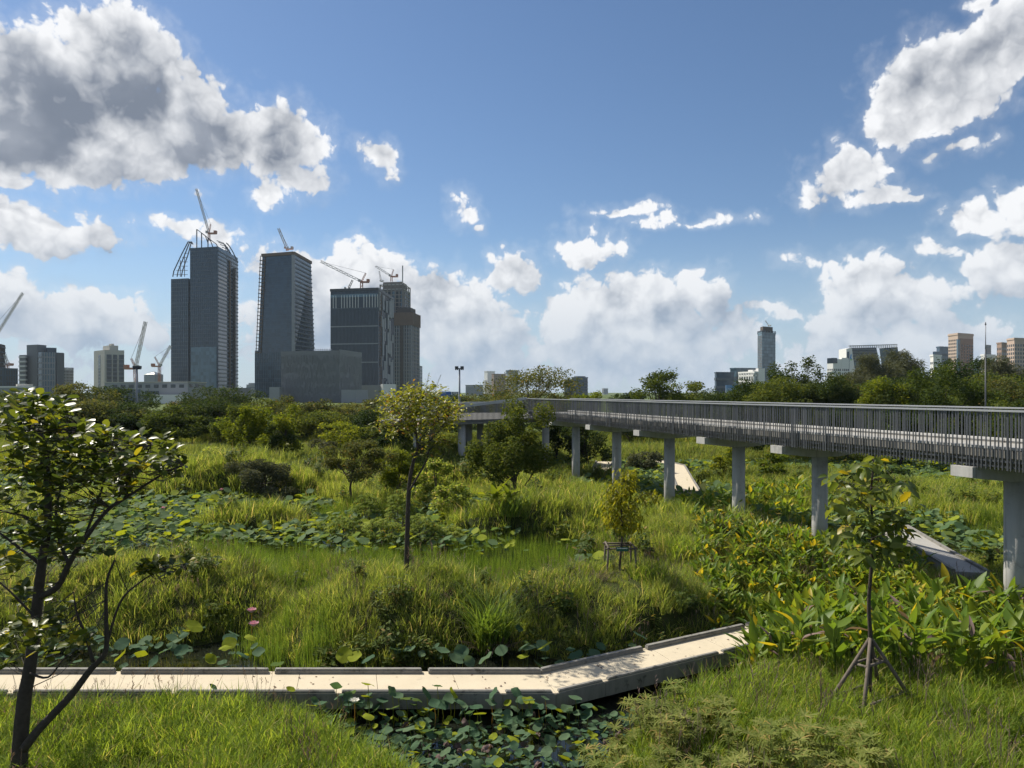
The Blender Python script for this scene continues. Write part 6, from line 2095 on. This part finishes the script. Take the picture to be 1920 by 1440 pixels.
def leafy(o, tips, rng, mat, n_leaf, size, shape, spread=.16, whorl=True, droop=.0, n_single=299, name='leaf', up=.5, centre=None):
    """leaves round each tip: the largest as parts of their own, the others joined"""
    pos, dr = [], []
    for t in tips:
        k = rng.integers(*n_leaf)
        az = rng.uniform(0, 6.28) + np.arange(k) * 2.4
        el = rng.uniform(-.35, 1.0, k) + (up - .5)
        d = np.stack([np.cos(az) * np.cos(el), np.sin(az) * np.cos(el), np.sin(el) - droop], 1)
        off = rng.normal(0, spread, (k, 3)) * (np.array([1, 1, .7]) if not whorl else .35)
        pos.append(t + off); dr.append(d)
    pos, dr = np.concatenate(pos), np.concatenate(dr)
    n = len(pos)
    R = frames(dr, rng.normal(0, .45, n))
    s = size * rng.uniform(.65, 1.3, n)
    order = np.argsort(-s / np.linalg.norm(pos - np.array([0, 0, EYE]), axis=1))
    one, rest = order[:n_single], order[n_single:]
    loc = np.array(o.location)
    mes = []
    for v, f in shape:
        mb = MB(); mb.add(v, f); mes.append(mb.mesh(name, M[mat], True))
    for i in one:
        l = bpy.data.objects.new(name, mes[i % len(mes)]); COL.objects.link(l); l.parent = o
        Mx = Matrix([list(R[i][r]) + [0] for r in range(3)] + [[0, 0, 0, 1]])
        l.matrix_basis = Matrix.Translation(Vector(pos[i] - loc)) @ Mx @ Matrix.Diagonal((s[i], s[i], s[i], 1))
    if len(rest):
        mb = MB()
        for k, (v, f) in enumerate(shape):
            q = rest[k::len(shape)]
            if len(q):
                mb.add_many(v, f, pos[q], R[q], s[q])
        part('crown', mb, M[mat], o, kind='stuff', smooth=True)


def tips_in(ells, Y, n, rng, dy=1.0):
    """points spread through soft ellipsoids given in photograph pixels"""
    out = []
    wts = np.array([e[2] * e[3] * (e[4] if len(e) > 4 else 1) for e in ells], float); wts /= wts.sum()
    for k in rng.choice(len(ells), n, p=wts):
        cx, cy, rx, ry = ells[k][:4]
        a = rng.uniform(0, 6.28); r = math.sqrt(rng.uniform(0, 1))
        out.append(tuple(at(cx + rx * r * math.cos(a), cy + ry * r * math.sin(a), Y + rng.normal(0, .45) * dy)))
    return np.array(out)


# --- the broad-leaved tree at the left
rng = np.random.default_rng(101)
YL = 11.6
root = at(36, 1475, YL)
tree = thing('broadleaf_tree', 'forked tree with large glossy oval leaves in front of the bend of the pond bank', 'tree', tuple(root))
st = MB(); nodes = []
nodes += limb(st, [(30, 1480), (36, 1430), (38, 1390), (46, 1306), (54, 1265), (64, 1190), (72, 1110), (80, 1045), (90, 978), (87, 870), (80, 825), (66, 795), (60, 770)], YL, .135, .018)
nodes += limb(st, [(44, 1405), (75, 1365), (131, 1306), (171, 1254), (198, 1222), (199, 1160), (200, 1092), (215, 1050)], YL - .15, .075, .014)
nodes += limb(st, [(72, 1120, 0), (108, 1100, -.1), (133, 1050, -.2), (167, 1000, -.2), (200, 958, -.2), (232, 936, -.1), (305, 889, 0), (345, 872, .1)], YL, .055, .010)
nodes += limb(st, [(128, 1055, -.2), (112, 1015, .2), (105, 960, .4), (120, 900, .5), (150, 850, .6)], YL, .03, .008)
nodes += limb(st, [(174, 1241), (160, 1190), (144, 1150), (138, 1110)], YL - .15, .030, .008)
nodes += limb(st, [(88, 1000), (50, 970), (20, 962), (-25, 950)], YL, .03, .010)
nodes += limb(st, [(84, 860), (60, 890), (48, 880), (30, 830)], YL - .1, .022, .008)
nodes += limb(st, [(78, 1060), (40, 1030), (-20, 985)], YL, .035, .012)
nodes += limb(st, [(196, 1226), (225, 1130), (265, 1090), (300, 1070), (340, 1058)], YL - .1, .022, .006)
nodes += limb(st, [(56, 1262), (90, 1270), (120, 1235), (150, 1215)], YL - .2, .022, .006)
nodes += limb(st, [(215, 948), (240, 900), (270, 860), (285, 830)], YL, .022, .007)
nodes += limb(st, [(160, 1005), (190, 920), (205, 860), (215, 815)], YL + .3, .024, .007)
nodes += limb(st, [(68, 1160), (20, 1110), (-15, 1080)], YL - .2, .022, .008)
nodes += limb(st, [(86, 870), (110, 840), (135, 815), (150, 800)], YL, .018, .006)
nodes += limb(st, [(240, 1110), (225, 1075), (215, 1040), (232, 1010)], YL - .1, .008, .003)
part('trunk', st, M['bark'], tree, smooth=True)
E = [(50, 775, 80, 38, 1.6), (20, 850, 75, 60), (110, 830, 90, 55), (200, 850, 85, 55, 1.2), (280, 850, 55, 40, 1.2), (150, 915, 110, 45, .8), (325, 878, 26, 18, 1.2), (60, 930, 80, 60, .8), (215, 820, 50, 28), (95, 770, 55, 25),
     (60, 1140, 70, 45, .8), (40, 1230, 55, 55, .7), (90, 1190, 60, 40, .6), (150, 1190, 50, 35, .4), (140, 1040, 50, 40, .5), (30, 1040, 45, 50, .5), (100, 1010, 90, 40, .5)]
tips = tips_in(E, YL, 290, rng, 2.0)
tips = np.concatenate([tips, tips_in([(300, 1065, 30, 14), (340, 1055, 22, 12), (275, 1070, 15, 15)], YL - .1, 12, rng, .3)])
tw = MB(); spray(tips, nodes, rng, tw, .010); part('twig', tw, M['bark'], tree, kind='stuff')
ob = [leaf_shape(.56, .10, .12, .72), leaf_shape(.50, .18, .25, .70), leaf_shape(.60, .06, .02, .75)]
leafy(tree, tips, rng, 'leaf_magnolia', (8, 14), .175, ob, .10, True, .05)

# --- the slim tree on the mound
rng = np.random.default_rng(202)
Yt = 21.2
b0 = at(762, 1084, Yt)
tree = thing('slim_tree', 'slim young tree with a bent dark trunk and yellow green crown on the mound', 'tree', (b0.x, b0.y, ground_z(b0.x, b0.y)))
st = MB(); nodes = []
nodes += limb(st, [(762, 1105), (762, 1075), (764, 990), (766, 930), (769, 895), (776, 862), (783, 840), (780, 812), (778, 790), (786, 765), (792, 742)], Yt, .085, .015)
nodes += limb(st, [(768, 920), (785, 890), (800, 862), (804, 838), (806, 815)], Yt - .2, .035, .010)
nodes += limb(st, [(783, 842), (800, 832), (822, 810), (832, 795), (838, 778)], Yt - .1, .030, .010)
nodes += limb(st, [(783, 835), (796, 812), (812, 797), (820, 780)], Yt + .1, .024, .008)
nodes += limb(st, [(780, 815), (766, 795), (752, 775), (740, 760)], Yt + .1, .022, .007)
nodes += limb(st, [(778, 795), (770, 775), (765, 750)], Yt - .2, .02, .006)
nodes += limb(st, [(804, 845), (820, 830), (832, 825)], Yt - .2, .014, .004)
part('trunk', st, M['bark'], tree, smooth=True)
tips = tips_in([(788, 764, 66, 34, 1.2), (738, 768, 36, 30), (836, 776, 36, 22, 1.2), (792, 736, 32, 16), (755, 745, 44, 14), (800, 800, 55, 16, .8), (822, 828, 40, 14, .9), (726, 795, 18, 22, .8), (855, 784, 14, 11), (790, 850, 30, 10, .4)], Yt, 230, rng, 1.9)
tw = MB(); spray(tips, nodes, rng, tw, .009); part('twig', tw, M['bark'], tree, kind='stuff')
leafy(tree, tips, rng, 'leaf_thin', (11, 20), .14, [leaf_shape(.42, .1, .15), leaf_shape(.36, .15, .3)], .13, False, .25)

# --- the yellow sapling with its stakes and name plate
rng = np.random.default_rng(303)
Ys = 21.9
b0 = at(1161, 1078, Ys); gz = ground_z(b0.x, b0.y)
tree = thing('sapling', 'small tree with drooping yellow olive leaves inside a square stake frame', 'tree', (b0.x, b0.y, gz))
st = MB(); nodes = []
nodes += limb(st, [(1161, 1092), (1162, 1060), (1166, 1015), (1166, 985), (1165, 950), (1166, 915), (1178, 885)], Ys, .045, .008)
nodes += limb(st, [(1166, 975), (1150, 955), (1138, 950)], Ys, .014, .004)
nodes += limb(st, [(1166, 960), (1190, 940), (1210, 925), (1228, 928)], Ys, .014, .004)
nodes += limb(st, [(1166, 935), (1152, 915), (1148, 905)], Ys - .1, .012, .004)
part('trunk', st, M['bark'], tree, smooth=True)
tips = tips_in([(1164, 955, 34, 36, 1.3), (1172, 905, 20, 24), (1150, 925, 18, 20), (1130, 968, 10, 8), (1190, 955, 16, 26), (1215, 930, 22, 14, .5), (1180, 885, 14, 10), (1188, 995, 10, 20, .5), (1155, 985, 22, 16)], Ys, 150, rng, .7)
tw = MB(); spray(tips, nodes, rng, tw, .006); part('twig', tw, M['bark'], tree, kind='stuff')
leafy(tree, tips, rng, 'leaf_yellow', (10, 17), .15, [leaf_shape(.36, .1, .35), leaf_shape(.32, .15, .2)], .10, False, 1.0, 200)
fr = thing('stake_frame', 'square frame of dark wooden stakes with a green name plate around the yellow sapling', 'tree support', (b0.x, b0.y, gz))
zt_ = zof(1022, Ys)
cs = [(-.42, -.42), (.46, -.40), (.44, .42), (-.40, .44)]
T = []
for dx, dy in cs:
    mb = MB(); t_ = Vector((b0.x + dx * .92, b0.y + dy * .92, zt_ + .02)); mb.tube([(b0.x + dx * 1.05, b0.y + dy * 1.05, ground_z(b0.x + dx, b0.y + dy) - .2), tuple(t_)], [.035, .03], 8)
    part('stake', mb, M['wood_stake'], fr, smooth=True); T.append(t_)
for i in range(4):
    a, c = T[i], T[(i + 1) % 4]; d = (c - a).normalized() * .08
    mb = MB(); mb.tube([tuple(a - d + Vector((0, 0, -.05 + .03 * (i % 2)))), tuple(c + d + Vector((0, 0, -.05 + .03 * (i % 2))))], .028, 8); part('cross_bar', mb, M['wood_stake'], fr, smooth=True)
mb = MB(); mb.tube([(b0.x - .42, b0.y - .05, zt_ - .01), (b0.x + .44, b0.y + .05, zt_ - .01)], .025, 8); part('cross_bar', mb, M['wood_stake'], fr, smooth=True)
M['plate'] = mat_plain('plate_green', (0.012, 0.085, 0.055), .45, .4, .1, 4)
a, c = at(1155.5, 1034, Ys - .52), at(1178.5, 1026, Ys - .52)
mb = MB(); mb.box(((a.x + c.x) / 2, Ys - .50, (a.z + c.z) / 2), (c.x - a.x, .012, c.z - a.z)); plate = part('name_plate', mb, M['plate'], fr)
mb = MB(); rs = random.Random(2); x = a.x + .03
while x < c.x - .04:      # a line of small pale letters, too small to read in the photograph
    w = rs.uniform(.006, .016); hgt = rs.uniform(.022, .036); mb.box((x + w / 2, Ys - .509, a.z + .075 + hgt / 2), (w, .003, hgt)); x += w + rs.uniform(.004, .010)
pl = part('lettering', mb, M['clad_white'], fr, kind='stuff'); pl.parent = plate

# --- the young tree with its tripod of poles
rng = np.random.default_rng(404)
Yy = 14.3
b0 = at(1630, 1318, Yy); gz = ground_z(b0.x, b0.y)
tree = thing('young_tree', 'young straight tree with big drooping leaves held by a pyramid of poles', 'tree', (b0.x, b0.y, gz))
st = MB(); nodes = []
nodes += limb(st, [(1630, 1340), (1630, 1280), (1632, 1200), (1629, 1130), (1634, 1060), (1636, 990), (1633, 930), (1637, 880), (1638, 860)], Yy, .052, .012)
for a_, b_ in (((1634, 1000), (1585, 985)), ((1634, 960), (1590, 930)), ((1634, 940), (1560, 895)), ((1634, 960), (1690, 955)), ((1634, 900), (1690, 905)), ((1634, 1030), (1580, 1035)), ((1634, 1010), (1690, 1005)), ((1636, 885), (1600, 870)), ((1634, 1050), (1665, 1040))):
    nodes += limb(st, [a_, ((a_[0] + b_[0]) / 2, (a_[1] + b_[1]) / 2 - 6), b_], Yy + rng.uniform(-.4, .4), .010, .004, 6)
part('trunk', st, M['bark'], tree, smooth=True)
tips = tips_in([(1600, 915, 48, 32), (1640, 875, 38, 20), (1680, 930, 36, 36), (1590, 960, 40, 30), (1650, 960, 50, 34), (1680, 1000, 36, 36), (1590, 1010, 40, 32), (1640, 1040, 50, 30), (1560, 900, 20, 16), (1700, 960, 18, 20), (1570, 1050, 16, 14, .7)], Yy, 95, rng, 1.1)
tw = MB(); spray(tips, nodes, rng, tw, .005); part('twig', tw, M['bark'], tree, kind='stuff')
leafy(tree, tips, rng, 'leaf_teak', (3, 6), .25, [leaf_shape(.58, .12, .30, .5), leaf_shape(.50, .2, .45, .48)], .12, True, .55)
fr = thing('pole_support', 'pyramid of rough wooden poles propping the young straight tree', 'tree support', (b0.x, b0.y, gz))
top = at(1632, 1203, Yy)
feet = [at(1543, 1308, Yy - .25), at(1616, 1336, Yy - .95), at(1716, 1310, Yy - .1), at(1648, 1284, Yy + .6)]
feet = [Vector((p.x, p.y, ground_z(p.x, p.y) - .08)) for p in feet]
for i, p in enumerate(feet):
    tp = top + (p - top).normalized() * -.10 + Vector(((p.x - top.x) * .07, (p.y - top.y) * .07, 0))
    mb = MB(); mb.tube([tuple(p), tuple((p + tp) / 2 + Vector((.008, 0, .006))), tuple(tp)], [.042, .038, .034], 8); part('pole', mb, M['wood_stake'], fr, smooth=True)
for f_, ext in ((.20, 1.06), (.68, 1.25)):
    R_ = [p.lerp(top, f_) for p in feet]
    for i in range(4):
        a, c = R_[i], R_[(i + 1) % 4]; m_ = (a + c) / 2
        mb = MB(); dz = Vector((0, 0, .022 * (i % 2))); mb.tube([tuple(m_ + (a - m_) * ext + dz), tuple(m_ + (c - m_) * ext + dz)], .028, 8); part('cross_pole', mb, M['bark_pale'], fr, smooth=True)

# --- tussock of tall cane grass between the mounds, banana-like clump, small extras
def tussock(label, px, py, Y, n, hh, w, seed, mat='reed', spread=.35, name='tussock', lean=(.05, .35), curl=(.2, .9), cat='grass tussock'):
    p = at(px, py, Y); gz = max(0, ground_z(p.x, p.y)); rng = np.random.default_rng(seed)
    o = thing(name, label, cat, (p.x, p.y, gz))
    mb = MB()
    for i in range(n):
        v, f = blade(rng, rng.uniform(*hh), w * rng.uniform(.7, 1.3), rng.uniform(*lean), rng.uniform(*curl), 5)
        r = spread * math.sqrt(rng.uniform()); a = rng.uniform(0, 6.283)
        mb.add(np.array(v) + np.array([p.x + r * math.cos(a), p.y + r * math.sin(a), gz - .05]), f)
    part('blade_tuft', mb, M[mat], o, kind='stuff')
    return o
for k, (px, py, Y, n, hh) in enumerate(((1330, 1262, 16.3, 40, (.5, 1.0)), (1390, 1245, 16.9, 50, (.5, 1.1)), (1290, 1285, 15.6, 40, (.4, .8)), (1240, 1300, 15.2, 40, (.35, .7)), (250, 1300, 14.9, 40, (.3, .6)), (330, 1300, 14.9, 30, (.3, .6)))):
    tussock(('thin green grass tuft leaning over the near edge of the bending walkway', 'tallest thin grass tuft beside the end of the walkway', 'short grass tuft at the pond edge below the right half of the walkway', 'smallest grass tuft at the pond edge near the walkway bend', 'grass tuft at the walkway edge below the broad-leaved tree', 'grass tuft at the walkway edge right of the broad-leaved tree')[k], px, py, Y, n, hh, .016, 40 + k, 'grass', .3, lean=(.02, .25), curl=(.1, .5))
for k, (px, Yk) in enumerate(((20, 14.7), (75, 14.8), (120, 14.7), (165, 14.85), (205, 14.8))):
    tussock('tuft of tall grass hiding the walkway edge behind the broad-leaved tree', px, 1300, Yk, 60, (.45, .95), .018, 60 + k, 'grass', .35, lean=(.02, .35), curl=(.1, .7))['group'] = 'grass tufts at the walkway edge behind the broad-leaved tree'
o = tussock('tall dark tussock of cane grass between the two front mounds', 920, 1130, 18.9, 300, (1.3, 2.5), .034, 5, 'reed', .45)
mb = MB(); rng = np.random.default_rng(6); p = o.location
for i in range(40):
    v, f = blade(rng, rng.uniform(.6, 1.1), .025, rng.uniform(.2, .6), rng.uniform(.6, 1.2), 4); a = rng.uniform(0, 6.28); mb.add(np.array(v) * [1, 1, .6] + np.array([p.x + .3 * math.cos(a), p.y - .25 + .2 * math.sin(a), p.z + .1]), f)
part('dead_blade_tuft', mb, M['straw'], o, kind='stuff')
tussock('upright reed tussock behind the banana plants', 960, 990, 33.0, 160, (.9, 1.6), .03, 15, 'reed', .7)
tussock('bright tall grass tuft right of the yellow sapling', 1290, 1040, 26.5, 220, (.7, 1.25), .035, 16, 'grass', .9)
tussock('bright grass tuft below the stake frame', 1215, 1075, 21.0, 150, (.5, .95), .022, 17, 'grass', .5)
def banana(px, py, Y, label, n=9, s=1.25):
    p = at(px, py, Y); gz = ground_z(p.x, p.y); rng = np.random.default_rng(int(px)); o = thing('banana_plant', label, 'plant', (p.x, p.y, gz))
    v, f = long_leaf(.26, .15, .25)
    me = MB(); me.add(v, f); me = me.mesh('leaf', M['leaf_bright'], True)
    mb = MB(); mb.tube([(p.x, p.y, gz - .1), (p.x + .03, p.y, gz + .9)], [.10, .06], 8); part('stem', mb, M['sedge'], o, smooth=True)
    for i in range(n):
        l = link('leaf', me, o, (0, 0, rng.uniform(.6, .95))); q = s * rng.uniform(.8, 1.2); l.scale = (q, q, q); l.rotation_euler = (rng.normal(0, .3), -rng.uniform(.25, 1.25), 6.283 * i / n + rng.normal(0, .3))
banana(930, 965, 33.6, 'banana-like plant with upright bright leaves on the mound before the skywalk', 10, 1.15)
banana(955, 968, 33.0, 'smaller banana-like plant leaning to the round green tree', 6, .9)

# ------------------------------------------------------------------ the warm air over the city
hz = bpy.data.materials.new('haze')
hz.use_nodes = True
hz.node_tree.nodes.clear()
pv = hz.node_tree.nodes.new('ShaderNodeVolumePrincipled')
pv.inputs['Color'].default_value = (0.72, 0.86, 1.0, 1)
pv.inputs['Density'].default_value = 0.000065
pv.inputs['Anisotropy'].default_value = 0.0
ho = hz.node_tree.nodes.new('ShaderNodeOutputMaterial')
hz.node_tree.links.new(pv.outputs[0], ho.inputs['Volume'])
mb = MB()
mb.box((0, 1150, 99), (4600, 2900, 202))
haze = link('haze', mb.mesh('haze', hz))
tag(haze, 'thin pale haze between the park and the far city', 'haze', None, 'stuff')
